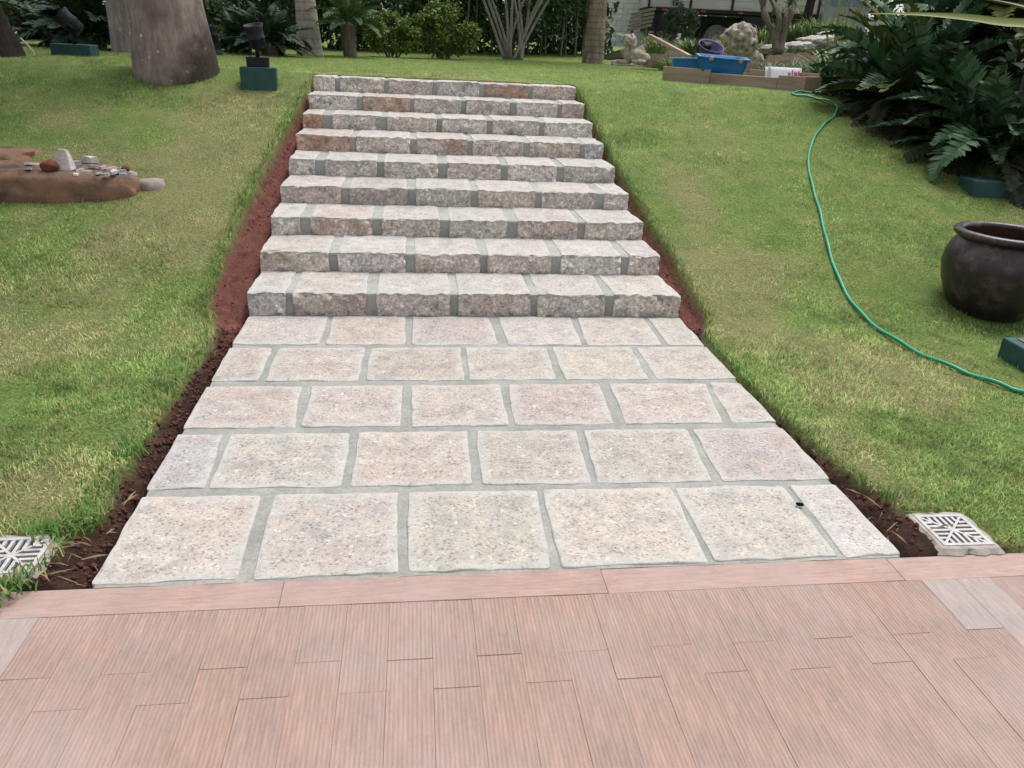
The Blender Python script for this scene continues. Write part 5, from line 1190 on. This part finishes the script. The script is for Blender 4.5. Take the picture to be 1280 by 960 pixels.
for P in ([(971, 66), (966, 45), (958, 22), (949, -10), (945, -40)], [(971, 66), (970, 44), (974, 22), (962, -8), (960, -45)], [(974, 66), (979, 45), (982, 22), (987, 8)], [(975, 66), (980, 40), (990, 15), (1000, -15), (1003, -50)], [(958, 24), (954, 8), (957, -20), (952, -60)]):
    pts = [pt(x, y, 13.2+.02*i*i*(1 if k % 2 else -1))-q for k, (i, (x, y)) in enumerate(enumerate(P))]; pp = smooth_path(pts, 4); m.tube(pp, [.062-.035*i/len(pp) for i in range(len(pp))], 8); tips.append(pts[-1])
m.build('trunk', M_STEM, t, True); m = MB(); r2 = random.Random(4)
for tp_ in tips:
    for i in range(46):
        az = r2.uniform(0, 6.28); e = r2.uniform(-.1, 1.4); l_ = r2.uniform(.3, .5); d = Vector((math.cos(az), math.sin(az), 0)); p0 = Vector(tp_); s_ = Vector((-d.y, d.x, 0))*.011; vs = []
        for k in range(5): vs += [p0-s_*[.7, 1, .9, .6, .05][k], p0+s_*[.7, 1, .9, .6, .05][k]]; e2 = e-1.9*(k/4)**1.3; p0 = p0+(d*math.cos(e2)+Vector((0, 0, math.sin(e2))))*(l_/4)
        m.add(vs, [(2*k, 2*k+1, 2*k+3, 2*k+2) for k in range(4)], 0, (*(Vector((.10, .17, .07))*r2.uniform(.6, 1.4)), 1))
m.build('leaf_tufts', M_LEAF, t)
q = pt(1002, 40, 19); q.z = gz(q.x, q.y)
t = thing('dark_tree', 'dark bare trunk rising behind the slim crooked tree', 'tree', q); m = MB(); m.tube([(0, 0, -.1), (.03, 0, .8), (.12, 0, 1.8), (.25, .1, 3.4)], [.14, .12, .10, .07], 10); m.build('trunk', B5, t, True)
leaf_cloud('crown', clump_pts([(random.uniform(-.9, 1.4), random.uniform(-.8, .8), random.uniform(2.7, 4.2)) for _ in range(26)], 110, .4, 5), .11, DKG, M_LEAF, t, seed=6)
q = pt(1050, 45, 12.2); q.z = gz(q.x, q.y)
t = thing('bamboo_palm', 'yellow stemmed palm clump between the ledge stones and dark bush', 'palm', q); m = MB(); AF = frond_mesh(1.0, .9, -.5, 26, .26, .022, [(.10, .16, .035), (.14, .20, .05)], 71, .2, .6, 'frond')
for k in range(7):
    a_ = k*.9; top = Vector((random.uniform(-.45, .45), random.uniform(-.3, .3), random.uniform(.9, 1.6))); m.tube([(math.cos(a_)*.08, math.sin(a_)*.08, -.05), top*.5+Vector((0, 0, .1)), top], [.02, .016, .011], 7)
    for j in range(3):
        o = link('frond', AF, t, top); o.rotation_mode = 'QUATERNION'; o.rotation_quaternion = Quaternion((0, 0, 1), a_*2+j*2.1) @ Quaternion((0, 1, 0), random.uniform(-.5, .3)); o.scale = (.75,)*3
m.build('stems', simple('yellow_cane', (.30, .27, .09), (.2, .19, .06), 9), t, True)
# far wood closing the view
cs = [(x, 40+8*noise.noise(Vector((x*.1, 0, 0)))+random.uniform(-1, 1), 1.5+z) for x in np.arange(-34, 46, 1.6) for z in np.arange(0, 7, 1.1)]
o = leaf_cloud('far_trees', clump_pts(cs, 60, 1.3, 77), .55, DKG, M_LEAF, None, aspect=.6, seed=12); tag(o, 'far belt of dark trees beyond the garden', 'trees', kind='stuff')
